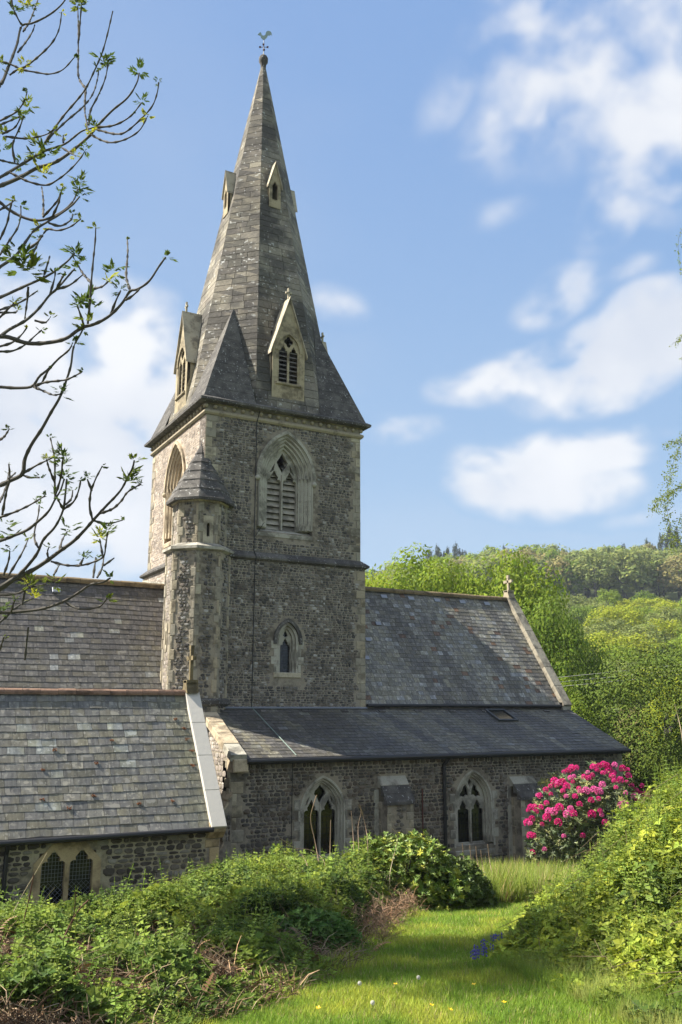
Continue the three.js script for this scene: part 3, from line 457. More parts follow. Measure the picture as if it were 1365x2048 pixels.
{ // lightning conductor: down the tower face and across the lean-to roof
  const mb = new MB(), z = 0.05; mb.cyl(V3(1.84, 15.3, 0.3), V3(1.84, 14.95, z), 0.016, 0.016, 5).cyl(V3(1.84, 14.95, z), V3(1.84, 10.45, z), 0.016, 0.016, 5).cyl(V3(1.84, 10.45, z), V3(1.84, 10.2, 0.27), 0.016, 0.016, 5).cyl(V3(1.84, 10.2, 0.27), V3(1.84, 10.0, 0.17), 0.016, 0.016, 5).cyl(V3(1.84, 10.0, 0.17), V3(1.84, 5.3, 0.17), 0.016, 0.016, 5).cyl(V3(1.86, 10.9, z), V3(2.2, 11.45, z), 0.01, 0.01, 5);
  mb.build('lightning_conductor', M.iron, church);
  new MB().cyl(V3(1.84, 5.3, 0.16), V3(2.02, 3.93, 3.14), 0.015, 0.015, 5).build('conductor_strip', M.copper, church);
}
// ── roofs ──
const slopeF = (eaveY, eaveZ, topY, topZ, back = false) => { const d = V3(0, topY - eaveY, topZ - eaveZ), F = new Frame(V3(0, eaveY, eaveZ), V3(back ? -1 : 1, 0, 0), d); F.L = d.length(); return F; };
function slates(F, u0, u1, v0, v1, gauge, wid, seed, colour, out, opt = {}) {   // out(mb) receives each slate
  const f = rng(seed); let row = 0;
  for (let v = v0; v < v1 - 0.02; v += gauge, row++) {
    const sag = (u) => 0.018 * Math.sin(u * 0.8 + row * 0.25) + 0.009 * Math.sin(u * 2.1 + row * 1.3);
    let u = u0 - (row % 2 ? wid * 0.5 : 0) - rr(0, wid * 0.15, f);
    while (u < u1) {
      const w = wid * rr(0.72, 1.28, f), a = Math.max(u0, u) + 0.005, b = Math.min(u1, u + w) - 0.005; u += w;
      if (b - a < 0.05) continue;
      if (opt.skip && opt.skip((a + b) / 2, v)) continue;
      const mb = out.next(a, b, v, f); mb.col(colour(f, (a + b) / 2, v)); mb.off(f() * 13, f() * 13);
      const th = 0.014 * rr(0.7, 1.3, f), k = rr(-0.009, 0.009, f), s0 = sag(a), s1 = sag(b), vt = Math.min(v + gauge * 1.25, v1 + 0.01), lift = 0.008 + th * 0.75 + (f() < 0.03 ? rr(0, 0.012, f) : 0), bo = f() < 0.05 ? rr(0, 0.015, f) : 0;
      const A = F.p(a, v + s0 + k - bo, lift), B = F.p(b, v + s1 - k - bo, lift), C = F.p(b, vt + s1, 0.006), D = F.p(a, vt + s0, 0.006), A0 = F.p(a, v + s0 + k - bo, lift - th - 0.006), B0 = F.p(b, v + s1 - k - bo, lift - th - 0.006);
      mb.quad(A, B, C, D); mb.quad(A0, B0, B, A); mb.tri(A0, A, D); mb.tri(B, B0, C); mb.quad(D, C, B0, A0);
      out.done(mb);
    }
  }
}
const oneMesh = () => { const mb = new MB(); return { next: () => mb, done() { }, mb }; };
const tone = (c, f, s = 0.18) => { const t = 1 + rr(-s, s, f); return [c[0] * t, c[1] * t, c[2] * t]; };
function ridgeTiles(y, z, x0, x1, len, mat, parent, r = 0.13, seed = 1) {
  const f = rng(seed);
  for (let x = x0; x < x1 - 0.05; x += len) { const L = Math.min(len, x1 - x) - 0.008, mb = new MB().off(f() * 5, f() * 5), n = 8, dy = rr(-0.008, 0.008, f); const at = (k, X, q) => { const t = -0.35 + (Math.PI + 0.7) * k / n; return V3(X, y + dy + (q ? r - 0.025 : r) * Math.sin(t), z + (q ? r - 0.025 : r) * Math.cos(t)); }; for (let k = 0; k < n; k++) { mb.quad(at(k, x, 0), at(k, x + L, 0), at(k + 1, x + L, 0), at(k + 1, x, 0)); mb.quad(at(k, x, 0), at(k + 1, x, 0), at(k + 1, x, 1), at(k, x, 1)); mb.quad(at(k, x + L, 0), at(k + 1, x + L, 0), at(k + 1, x + L, 1), at(k, x + L, 1)); } mb.build('ridge_tile', mat, parent); }
}
// weather streaks down a slate slope: stone dust and lichen grow in runs below the ridge
const streak = (u, seed) => sstep(0.52, 0.68, fbm(u * 0.9, 3.1, 3, seed)) * 0.9;
function slab(mb, F, u0, u1, v0, v1, w0, w1) { return mb.box(F, u0, u1, v0, v1, w0, w1, 0.012); }
// cross finial with a foot that straddles a gable
function crossFinial(x, y, z, h, parent, wheel, mat = M.dressWarm) {
  const F = new Frame(V3(x, y, z), V3(0, 0, -1), UPV), mb = new MB(), F2b = new Frame(V3(x, y, z), V3(1, 0, 0), UPV);      // faces along x, as the gable does
  mb.prism(F, [[-0.22, -0.12], [0.22, -0.12], [0.1, 0.22], [-0.1, 0.22]], -0.17, 0.17, [], true); mb.box(F, -0.17, 0.17, 0.16, 0.24, -0.17, 0.17, 0.02);
  mb.box(F, -0.05, 0.05, 0.2, h, -0.05, 0.05, 0.012); const cy = h * 0.74; mb.box(F, -0.2, 0.2, cy - 0.05, cy + 0.05, -0.05, 0.05, 0.012);
  for (const [a, b] of [[-0.2, cy], [0.2, cy], [0, h]]) mb.box(F, a - 0.075, a + 0.075, b - 0.06, b + 0.06, -0.058, 0.058, 0.02);
  if (wheel) { const o = [], n = []; for (let i = 0; i <= 16; i++) { const t = i / 16 * 2 * Math.PI; o.push([0.15 * Math.sin(t), cy + 0.15 * Math.cos(t)]); n.push([0.105 * Math.sin(t), cy + 0.105 * Math.cos(t)]); } mb.ring(F, o, n, -0.035, 0.035); }
  return mb.build('cross_finial', mat, parent);
}
const PITCH = Math.tan(54.7 * Math.PI / 180);

{ // nave
  const nave = group('nave_roof', church), top = 9.42, F = slopeF(top - 3.15 * PITCH, 0.15, top, -3), B = slopeF(top - 3.15 * PITCH, -6.15, top, -3, true);
  const deck = new MB(); deck.quad(F.p(-15, 0), F.p(-0.1, 0), F.p(-0.1, F.L), F.p(-15, F.L)); deck.quad(B.p(0.1, 0), B.p(15, 0), B.p(15, B.L), B.p(0.1, B.L)); deck.prism(FW(-15), [[0.1, 0], [0.1, 4.9], [-3, top - 0.1], [-6.1, 4.9], [-6.1, 0]], -14.8, 0); deck.build('roof_deck', M.deck, nave);
  const o = oneMesh(); slates(F, -11, -0.14, 0, F.L - 0.05, 0.215, 0.33, 501, (f, u, v) => { const low = sstep(F.L * 0.62, F.L * 0.3, v); const k = f(); if (k < 0.05) return tone([0.36, 0.36, 0.33], f); const s = streak(u, 2); return tone(m3(m3([0.14, 0.127, 0.115], [0.24, 0.23, 0.19], low * 0.6 * n2(u * 2, v * 2)), [0.23, 0.205, 0.15], s * 0.35), f, 0.22); }, o);
  o.mb.build('roof_slates', M.vslate, nave, { kind: 'stuff' });
  const o2 = oneMesh(); slates(B, 0.1, 14, 0, B.L - 0.05, 0.215, 0.33, 502, (f) => tone([0.14, 0.13, 0.12], f), o2); o2.mb.build('far_roof_slates', M.vslate, nave, { kind: 'stuff' });
  ridgeTiles(top - 0.03, -3, -11, -0.12, 0.46, M.mossTile, nave, 0.15, 503);
  const vent = new MB().box(F, -4.12, -3.86, F.L - 0.62, F.L - 0.42, 0.02, 0.1, 0.01); vent.build('roof_vent', M.lead, nave);
  new MB().box(slopeF(9.5, 0.5 - 3.3, 10.0, -6, false), -0.25, -0.12, -0.2, 3.0, -0.05, 0.03).build('weather_moulding', M.dressGrey, nave);
}
{ // chancel
  const ch = group('chancel_roof', church), top = 9.86, F = slopeF(top - 3.1 * 1.44, 0.1, top, -3), B = slopeF(top - 3.1 * 1.44, -6.1, top, -3, true), X0 = 6.1, X1 = 15.0;
  const deck = new MB(); deck.quad(F.p(X0, 0), F.p(X1, 0), F.p(X1, F.L), F.p(X0, F.L)); deck.quad(B.p(-X1, 0), B.p(-X0, 0), B.p(-X0, B.L), B.p(-X1, B.L)); deck.build('roof_deck', M.deck, ch);
  const w = new MB().prism(new Frame(V3(15.1, 0, 0), V3(0, 0, -1), UPV), [[0.05, 0], [6, 0], [6, 5.45], [3, top - 0.05], [0.05, 5.45]], -0.6, 0); w.box(FZ(0), X0, 15.05, 0, 5.45, -0.6, -0.02); w.build('chancel_wall', M.mortar, church);
  const o = oneMesh(); slates(F, X0 + 0.02, X1 - 0.02, 0, F.L - 0.05, 0.19, 0.27, 511, (f, u, v) => { const s = Math.max(streak(u + v * 0.25, 5), streak(u * 1.7 + v * 0.4, 9)), k = f(); if (k < 0.06) return tone([0.33, 0.33, 0.32], f); const base = m3([0.16, 0.15, 0.134], [0.31, 0.295, 0.25], s * 0.85); return tone(k > 0.95 ? [0.17, 0.10, 0.06] : base, f, 0.24); }, o);
  o.mb.build('roof_slates', M.vslate, ch, { kind: 'stuff' });
  const o2 = oneMesh(); slates(B, -X1, -X0, 0, B.L - 0.05, 0.19, 0.27, 512, (f) => tone([0.15, 0.15, 0.15], f), o2); o2.mb.build('far_roof_slates', M.vslate, ch, { kind: 'stuff' });
  ridgeTiles(top - 0.02, -3, X0 + 0.02, X1, 0.45, M.mossTile, ch, 0.14, 513);
  for (let i = 0; i < 6; i++) { const u = 7.4 + i * 1.28; new MB().box(F, u - 0.14, u + 0.14, F.L - 0.42, F.L - 0.24, 0.02, 0.05, 0.008).build('vent_slate', M.lead, ch); }
  const f = rng(514); // loose slates that slipped
  for (let i = 0; i < 3; i++) { const u = rr(6.5, 8.5, f), v = rr(1.2, 3.8, f); new MB().box(F, u, u + 0.22, v, v + 0.16, 0.03, 0.06).build('slipped_slate', M.lead, ch); }
  // gable coping, kneeler and cross
  const cp = group('chancel_gable', church); const n = 6;
  for (let i = 0; i < n; i++) { const a = -0.12 + (F.L + 0.12) * i / n, b = -0.12 + (F.L + 0.12) * (i + 1) / n - 0.01; slab(new MB().off(i, 0), F, 14.98, 15.4, a, b, -0.08, 0.2).build('coping_stone', M.quoinB, cp); slab(new MB().off(i, 3), B, -15.4, -14.98, a, b, -0.08, 0.2).build('coping_stone', M.quoinB, cp); }
  new MB().box(FZ(0.12), 14.98, 15.42, 5.12, 5.5, -0.4, 0.12, 0.02).build('kneeler', M.dressGrey, cp);
  crossFinial(15.18, top + 0.18, -3, 0.85, cp, true, M.quoinA);
  // eaves board and gutter of the chancel
  new MB().cyl(V3(X0 + 0.05, 5.36, 0.2), V3(14.95, 5.36, 0.2), 0.06, 0.06, 8).build('gutter', M.iron, ch);
}
// ── lean-to aisle ──
const AE = 3.86, AZ = 3.12, AT = 5.26, AX0 = 0.42, AX1 = 15.38, AF = slopeF(AE, AZ, AT, 0.1);
{
  const ai = group('aisle_roof', church), F = AF;
  const deck = new MB(); deck.box(F, AX0 - 0.2, AX1 - 0.06, 0, F.L, -0.08, 0.002); deck.build('roof_deck', M.deck, ai);
  const sk = [11.1, 12.0, F.L - 1.12, F.L - 0.2];
  const o = oneMesh(); slates(F, AX0, AX1, 0, F.L - 0.03, 0.2, 0.28, 521, (f, u, v) => { const s = Math.max(streak(u * 0.8 + v * 0.5, 12), streak(u * 1.6 + v * 0.5 + 30, 15)), k = f(); if (k < 0.03) return tone([0.2, 0.2, 0.19], f); return tone(m3([0.115, 0.108, 0.1], [0.22, 0.205, 0.16], s * 0.8), f, 0.2); }, o, { skip: (u, v) => u > sk[0] && u < sk[1] && v > sk[2] && v < sk[3] - 0.05 });
  o.mb.build('roof_slates', M.vslate, ai, { kind: 'stuff' });
  new MB().box(F, -0.2, 6.15, F.L - 0.1, F.L + 0.02, 0.03, 0.06).build('flashing', M.lead, ai);
  for (let i = 0; i < 9; i++) { const u = 2.2 + i * 1.48; new MB().box(F, u - 0.13, u + 0.13, F.L - 0.34, F.L - 0.2, 0.02, 0.05, 0.008).build('vent_slate', M.algae, ai); }
  const rl = group('roof_light', church); new MB().prism(F, rect(...sk), -0.02, 0.09, [rect(sk[0] + 0.07, sk[1] - 0.07, sk[2] + 0.07, sk[3] - 0.07)]).build('frame', std({ color: lin(0.045, 0.05, 0.055), roughness: 0.5 }), rl); new MB().prism(F, rect(sk[0] + 0.06, sk[1] - 0.06, sk[2] + 0.06, sk[3] - 0.06), 0.03, 0.05).build('pane', M.glass, rl);
  new MB().cyl(V3(AX0 + 0.05, AE - 0.07, AZ + 0.06), V3(AX1, AE - 0.07, AZ + 0.06), 0.075, 0.075, 10).build('gutter', M.iron, ai);
  new MB().box(FZ(AZ - 0.05), AX0, AX1 - 0.1, AE - 0.17, AE - 0.02, -0.02, 0.02).build('fascia', M.iron, ai);

  // walls
  const WZ = 2.85, WF = FZ(WZ), wins = [3.06, 8.59, 12.85], A = 0.76, a = 0.56, c = 0.32, y0 = 1.02, ys = 2.28;
  const t = new MB(); t.prism(WF, rect(0.1, 15.3, -0.6, 3.78), -0.6, 0, wins.map((x) => arch(x, y0 - 0.05, ys, A, c))); t.prism(FW(0.1), [[0, -0.6], [WZ - 0.01, -0.6], [WZ - 0.01, 3.85], [0, 5.2]], -0.5, 0); t.prism(new Frame(V3(15.3, 0, 0), V3(0, 0, -1), UPV), [[-WZ + 0.01, -0.6], [0, -0.6], [0, 5.1], [-WZ + 0.01, 3.78]], -0.5, 0);
  const wall = t.build('aisle_wall', M.mortar, church); new MB().box(FZ(WZ - 0.55), 0.6, 14.8, 0.32, 0.38, -2.2, 0).build('aisle_floor', std({ color: lin(0.12, 0.105, 0.09), roughness: 0.7 }), church);
  const zones = [[4.93, 5.92, -1, 3.25], [10.08, 11.05, -1, 3.05]]; quoins(WF, 0.1, 1, 0, 3.75, 0.3, 0.4, 0.22, wall, 531, zones); quoins(WF, 15.3, -1, 0, 3.75, 0.3, 0.4, 0.22, wall, 532, zones);
  const polys = wins.map((x) => arch(x, y0 - 0.28, ys, A + 0.03, c));
  wins.forEach((x, i) => { for (const s of [-1, 1]) { const f = rng(540 + i * 2 + s); let v = y0 - 0.1, k = 0; while (v < ys + 0.1) { const h = rr(0.24, 0.34, f), L = (k++ % 2 ? 0.2 : 0.06); if (L > 0.1) zones.push([s > 0 ? x + A : x - A - L - 0.02, s > 0 ? x + A + L + 0.02 : x - A, v, v + h]); new MB().off(f() * 5, f()).box(WF, s > 0 ? x + A - 0.01 : x - A - L, s > 0 ? x + A + L : x - A + 0.01, v + 0.005, v + h - 0.005, 0.003, 0.022, 0.008).build('jamb_stone', M.dressGrey, wall); v += h; } } });
  const cobble = (f) => { const k = f(), q = rr(0.75, 1.25, f); return k < 0.3 ? [0.15 * q, 0.12 * q, 0.09 * q] : k < 0.7 ? [0.105 * q, 0.094 * q, 0.082 * q] : [0.20 * q, 0.18 * q, 0.15 * q]; };
  rubbleStuff(WF, 0.13, 15.27, -0.3, 3.76, 0.165, 0.105, notIn(zones, polys), 551, wall, 0.03, cobble);
  { const z2 = []; const WW = FW(0.1); quoins(WW, WZ, -1, 0, 3.8, 0.3, 0.36, 0.2, wall, 533, z2, 0.03, [M.dressWarm, M.dress]); rubbleStuff(WW, 0.2, WZ - 0.02, 0, 4.9, 0.2, 0.12, (u, v) => notIn(z2)(u, v) && v < 5.12 - (u - 0.1) * 0.47, 552, wall, 0.012, sunPaledStone); }
  wins.forEach((x, i) => pointedWindow('aisle_window', WF, x, y0, ys, A, a, c, i === 0 ? 'daggers' : 'ylights', 0.27, { orders: 3, drop: 0.1 }));
  // stepped coping on the left verge
  const vc = group('aisle_verge', church); for (let i = 0; i < 4; i++) { const L = 2.75, a1 = L * i / 4, b1 = L * (i + 1) / 4 - 0.012; slab(new MB().off(i * 2, 1), F, -0.02, 0.46, a1, b1, -0.06, 0.14 + 0.01 * (i % 2)).build('coping_stone', i ? M.dressWarm : M.dressGrey, vc); }
  new MB().box(FZ(WZ), 0.06, 0.52, 3.5, 3.86, -0.2, 0.32, 0.03).build('kneeler', M.dressWarm, vc);
  // buttresses
  const butt = (x0, x1, yT, d, yS, seed) => {
    const g = group('buttress', church), F0 = FZ(WZ); new MB().box(F0, x0, x1, -0.6, yS, 0.0, d).build('shaft', M.mortar, g);
    const dy = (yT - yS) / 3; for (let i = 0; i < 3; i++) { const mb = new MB(), w0 = lerp(0, d + 0.06, i / 3), w1 = lerp(0, d + 0.06, (i + 1) / 3), e = 0.04, P = (u, v, w) => F0.p(u, v, w), yA = yT - dy * i, yB = yT - dy * (i + 1); mb.quad(P(x0 - e, yB + 0.02, w1 + 0.02), P(x1 + e, yB + 0.02, w1 + 0.02), P(x1 + e, yA + 0.02, w0), P(x0 - e, yA + 0.02, w0)); mb.quad(P(x0 - e, yB - 0.07, w1 + 0.02), P(x1 + e, yB - 0.07, w1 + 0.02), P(x1 + e, yB + 0.02, w1 + 0.02), P(x0 - e, yB + 0.02, w1 + 0.02)); for (const s of [x0 - e, x1 + e]) mb.quad(P(s, yB - 0.07, w1 + 0.02), P(s, yB + 0.02, w1 + 0.02), P(s, yA + 0.02, w0), P(s, yB - 0.07, w0)); mb.build('weathering_slab', i === 0 ? M.dressGrey : M.algae, g); }
    const FF = FZ(WZ + d), z = []; quoins(FF, x0, 1, -0.4, yS - 0.02, 0.28, 0.26, 0.15, g, seed, z); quoins(FF, x1, -1, -0.4, yS - 0.02, 0.28, 0.26, 0.15, g, seed + 1, z); rubbleStuff(FF, x0 + 0.02, x1 - 0.02, -0.4, yS - 0.03, 0.17, 0.115, notIn(z), seed + 2, g, 0.025, cobble);
    const FL = new Frame(V3(x0, 0, WZ), V3(0, 0, 1), UPV), z3 = []; quoins(FL, 0, 1, -0.3, yS, 0.3, 0.2, 0.14, g, seed + 4, z3); new MB().box(F0, x0 - 0.16, x0 - 0.005, -0.3, yS + 0.35, 0.0, 0.035, 0.01).build('margin_stone', M.dressGrey, g);
  };
  butt(4.98, 5.92, 3.2, 0.5, 2.48, 561); butt(10.12, 11.05, 3.02, 0.5, 2.4, 571); butt(14.9, 15.5, 1.6, 0.9, 0.9, 581);
  { // corner buttress that steps out to the left
    const g = group('corner_buttress', church), P = (x, y, z) => V3(x, y, z), za = 2.35, zb = 2.98, mb = new MB(), FB = FZ(zb); mb.prism(FB, [[0.12, -0.6], [0.12, 2.95], [-0.12, 2.5], [-0.12, 1.62], [-0.4, 1.2], [-0.4, -0.6]], za - zb, 0, [], true); mb.build('shaft', M.mortar, g);
    for (const [xa, ya, xb, yb] of [[0.12, 2.98, -0.02, 2.78], [0.0, 2.74, -0.18, 2.46], [-0.1, 1.68, -0.26, 1.44], [-0.24, 1.42, -0.46, 1.14]]) { const s = new MB(), e = 0.03; s.quad(P(xa, ya, za - e), P(xa, ya, zb + e), P(xb, yb, zb + e), P(xb, yb, za - e)); s.quad(P(xb, yb, za - e), P(xb, yb, zb + e), P(xb, yb - 0.07, zb + e), P(xb, yb - 0.07, za - e)); s.quad(P(xa, ya, zb + e), P(xb, yb, zb + e), P(xb, yb - 0.07, zb + e), P(xa, ya - 0.1, zb + e)); s.build('weathering_slab', M.dressWarm, g); }
    const fl = new Frame(V3(-0.125, 0, 0), V3(0, 0, 1), UPV), z = []; quoins(fl, zb, -1, 1.65, 2.45, 0.28, 0.3, 0.2, g, 591, z, 0.02, [M.dressWarm]); rubbleStuff(fl, za, zb, 1.62, 2.42, 0.2, 0.12, notIn(z), 592, g, 0.03); rubbleStuff(FB, -0.1, 0.1, 1.65, 2.4, 0.1, 0.12, () => true, 593, g, 0.02, cobble); rubbleStuff(FB, -0.38, 0.1, -0.3, 1.1, 0.16, 0.12, () => true, 594, g, 0.02, cobble); const fl2 = new Frame(V3(-0.405, 0, 0), V3(0, 0, 1), UPV); rubbleStuff(fl2, za, zb, -0.3, 1.1, 0.2, 0.12, () => true, 595, g, 0.03);
  }
  // downpipe with a swan neck, and a thin rusty rod beside it
  const pipe = (x, y, z, nm, mat, r, parent) => { const mb = new MB(); mb.cyl(V3(x + 0.14, y + 0.02, z + 0.3), V3(x, y - 0.28, z + 0.09), r, r, 10).cyl(V3(x, y - 0.26, z + 0.09), V3(x, -0.5, z + 0.09), r, r, 10); for (const h of [y - 0.4, y - 1.9]) mb.cyl(V3(x, h - 0.05, z + 0.09), V3(x, h + 0.05, z + 0.09), r * 1.35, r * 1.35, 10); mb.build(nm, mat, parent); };
  pipe(7.38, AE - 0.08, WZ, 'downpipe', M.iron, 0.06, church);
  new MB().cyl(V3(6.55, 2.8, WZ + 0.06), V3(6.55, -0.2, WZ + 0.06), 0.022, 0.022, 6).build('rusty_rod', M.rust, church);
  new MB().cyl(V3(2.02, 3.7, WZ + 0.04), V3(2.02, -0.3, WZ + 0.04), 0.012, 0.012, 5).build('conductor_strip', M.iron, church);
}
// ── side range on the left, with its own gabled roof ──
{
  const sd = group('side_roof', church), ry = 5.66, rz = 2.8, ey = 2.36, ez = 5.18, F = slopeF(ey, ez, ry, rz), B = slopeF(ey, 2 * rz - ez, ry, rz, true), X0 = -12, X1 = -1.3;
  const deck = new MB(); deck.quad(F.p(X0, 0), F.p(X1, 0), F.p(X1, F.L), F.p(X0, F.L)); deck.quad(B.p(-X1, 0), B.p(-X0, 0), B.p(-X0, B.L), B.p(-X1, B.L)); deck.build('roof_deck', M.deck, sd); new MB().prism(FW(X0 + 0.01), [[2 * rz - ez + 0.1, -0.6], [ez - 0.2, -0.6], [ez - 0.2, ey], [rz, ry - 0.1], [2 * rz - ez + 0.1, ey]], -0.3, 0).build('end_wall', M.mortar, sd);
  const mats = []; for (let i = 0; i < 5; i++) mats.push(M.vslate);
  const pale = [[-5.6, 2.9], [-5.3, 2.5], [-5.9, 2.2], [-3.1, 2.75], [-3.3, 2.3], [-4.9, 1.55], [-5.2, 0.6], [-4.4, 2.95], [-3.6, 2.95], [-5.35, 2.2], [-3.0, 1.75], [-3.25, 1.75]];
  const colour = (f, u, v) => { for (const [pu, pv] of pale) if (Math.abs(u - pu) < 0.2 && Math.abs(v - pv) < 0.12) return tone([0.36, 0.37, 0.34], f, 0.15); const s = sstep(-2.2, -1.5, u) * 0.5, k = f(); return tone(m3(k < 0.3 ? [0.225, 0.213, 0.188] : k < 0.6 ? [0.195, 0.188, 0.166] : [0.25, 0.235, 0.195], [0.24, 0.235, 0.15], s), f, 0.16); };
  let cnt = 0; const rest = new MB();
  slates(F, -6.75, X1, 0, F.L - 0.04, 0.222, 0.345, 601, colour, { next: () => (cnt < 300 ? new MB() : rest), done: (mb) => { if (mb !== rest) { mb.build('slate', M.vslate, sd); cnt++; } } });
  slates(F, X0, -6.75, 0, F.L - 0.04, 0.222, 0.345, 602, colour, { next: () => rest, done() { } });
  slates(B, -X1, -X0, 0, B.L - 0.04, 0.222, 0.345, 603, colour, { next: () => rest, done() { } });
  rest.build('far_roof_slates', M.vslate, sd, { kind: 'stuff' });
  ridgeTiles(ry - 0.01, rz, X0, X1 - 0.02, 0.45, M.terracotta, sd, 0.115, 604);
  new MB().cyl(V3(X0, ey - 0.05, ez + 0.07), V3(X1 + 0.02, ey - 0.05, ez + 0.07), 0.065, 0.065, 10).build('gutter', M.iron, sd);
  new MB().box(FZ(ez - 0.06), X0, X1, ey - 0.13, ey, -0.02, 0.03).build('fascia', M.iron, sd);
  // gable wall and new pale coping
  const WZ = 5.0, gz = (z) => -z, g = group('side_gable', church);
  new MB().prism(new Frame(V3(-1.0, 0, 0), V3(0, 0, -1), UPV), [[-WZ + 0.01, -0.8], [-0.55, -0.8], [-0.55, 2.3], [-rz, ry - 0.08], [-WZ + 0.01, 2.42]], -0.34, 0).build('gable_wall', M.mortar, g);
  const n = 4; for (let i = 0; i < n; i++) { const a = -0.06 + (F.L + 0.06) * i / n, b = -0.06 + (F.L + 0.06) * (i + 1) / n - 0.004; slab(new MB().off(i, 0), F, -1.34, -0.93, a, b, -0.02, 0.11).build('coping_stone', M.newStone, g); slab(new MB().off(i, 0), B, 0.93, 1.34, a, b, -0.02, 0.11).build('coping_stone', M.newStone, g); }
  const kn = new MB(); kn.prism(FW(-1.36), [[4.9, 2.05], [5.06, 2.08], [5.22, 2.24], [5.24, 2.4], [4.9, 2.6]], -0.42, 0, [], true); kn.build('kneeler', M.hamStone, g);
  crossFinial(-1.16, ry + 0.14, rz, 1.15, g, false, M.mossStone);
  // front wall: every rubble stone in view is its own piece
  const win = { x0: -5.52, x1: -3.98, y0: 0.55 }, frame = [[-5.52, 0.55], [-3.98, 0.55], [-3.98, 1.78], [-4.36, 2.2], [-5.1, 2.2], [-5.52, 1.78]];
  const t = new MB().prism(FZ(WZ), rect(X0, -1.34, -0.8, 2.4), -0.5, 0, [rect(-5.4, -4.1, 0.62, 2.0)]); const wall = t.build('side_wall', std({ color: lin(0.40, 0.36, 0.265), map: dressTex, bumpMap: grainBump, bumpScale: 0.02 }), church);
  const zones = []; quoins(FZ(WZ), -1.02, -1, -0.6, 2.05, 0.32, 0.42, 0.26, wall, 611, zones, 0.03, [M.hamStone, M.dress]);
  const col = (f) => { const k = f(), q = rr(0.7, 1.3, f); return k < 0.45 ? [0.09 * q, 0.075 * q, 0.058 * q] : k < 0.8 ? [0.16 * q, 0.14 * q, 0.105 * q] : [0.28 * q, 0.26 * q, 0.205 * q]; };
  let sc = 0; const srest = new MB();
  rubble(FZ(WZ), -6.7, -1.36, 0.35, 2.38, 0.2, 0.12, notIn(zones, [frame]), 612, (F0, a, b, c, d, f) => { const mb = sc < 300 ? new MB() : srest; mb.col(col(f)).off(f() * 9, f() * 9); stone(mb, F0, a, b, c, d, f, 0.035); if (mb !== srest) { mb.build('rubble_stone', M.vstone, wall); sc++; } });
  rubble(FZ(WZ), X0, -6.7, -0.3, 2.38, 0.225, 0.135, () => true, 613, (F0, a, b, c, d, f) => { srest.col(col(f)); stone(srest, F0, a, b, c, d, f, 0.035); });
  srest.build('far_rubble_stones', M.vstone, wall, { kind: 'stuff' });
  // two-light window
  const wg = group('side_window', church), W = FZ(WZ), lx = [-5.075, -4.435], la = 0.268;
  new MB().prism(W, frame, -0.14, 0.03, lx.map((x) => light(x, 0.66, 1.7, la, 0.78))).build('frame', M.hamStone, wg);
  for (const x of lx) { new MB().prism(W, light(x, 0.64, 1.7, la + 0.02, 0.78), -0.16, -0.14).build('pane', M.glass, wg); const l = new MB(); for (let v = 1.35; v < 2.05; v += 0.085) l.box(W, x - la, x + la, v, v + 0.006, -0.139, -0.133); for (let k = -3; k <= 3; k++) l.box(W, x + k * 0.075 - 0.003, x + k * 0.075 + 0.003, 1.33, 2.05, -0.139, -0.132); for (let k = -8; k <= 8; k++) for (const s of [-1, 1]) { const p = (q) => V3(x + q, 0.66 + (q * s + la + k * 0.11), WZ - 0.133); let a = null, b = null; for (let q = -la; q <= la + 0.001; q += la / 8) { const y = p(q).y; if (y > 0.66 && y < 1.33) { a = a ?? p(q); b = p(q); } } if (a && b && a !== b) l.cyl(a, b, 0.0035, 0.0035, 4); } l.build('lead_lattice', M.lead, wg); }
  new MB().box(W, -4.8, -4.71, 0.66, 1.75, -0.04, 0.045, 0.03).build('mullion', M.hamStone, wg); new MB().box(W, -5.6, -3.9, 0.5, 0.66, -0.1, 0.1, 0.03).build('sill', M.hamStone, wg);
  const dp = new MB().cyl(V3(-6.12, 2.3, WZ + 0.22), V3(-6.14, 2.05, WZ + 0.09), 0.05, 0.05, 10).cyl(V3(-6.14, 2.06, WZ + 0.09), V3(-6.14, -0.6, WZ + 0.09), 0.05, 0.05, 10); dp.build('downpipe', M.iron, church);
  // brown moss cushions on the slates
  const mm = std({ color: lin(0.17, 0.065, 0.025), roughness: 1 }), f = rng(620), spots = [[-5.35, 0.95], [-4.15, 1.0], [-4.75, 0.7], [-3.05, 0.72], [-5.3, 1.75], [-4.0, 1.9], [-2.2, 0.75], [-1.55, 2.9], [-1.52, 2.55], [-1.5, 1.75], [-1.75, 3.2], [-3.55, 2.55], [-1.45, 2.2], [-5.0, 2.3]];
  for (const [u, v] of spots) { const mb = new MB(); for (let k = 0; k < 16; k++) { const c = F.p(u + rr(-0.05, 0.05, f), v + rr(-0.03, 0.03, f), 0.03), d = V3(rr(-1, 1, f), rr(0, 1, f), rr(-1, 1, f)).normalize(); mb.cyl(c, c.clone().addScaledVector(d, rr(0.02, 0.05, f)), 0.012, 0.002, 4); } const q = mb.build(numbered('moss_tuft'), mm, scene); tag(q, 'small rust brown moss tuft on the slates of the low left roof', 'moss', 'moss tufts on the slates'); }
}
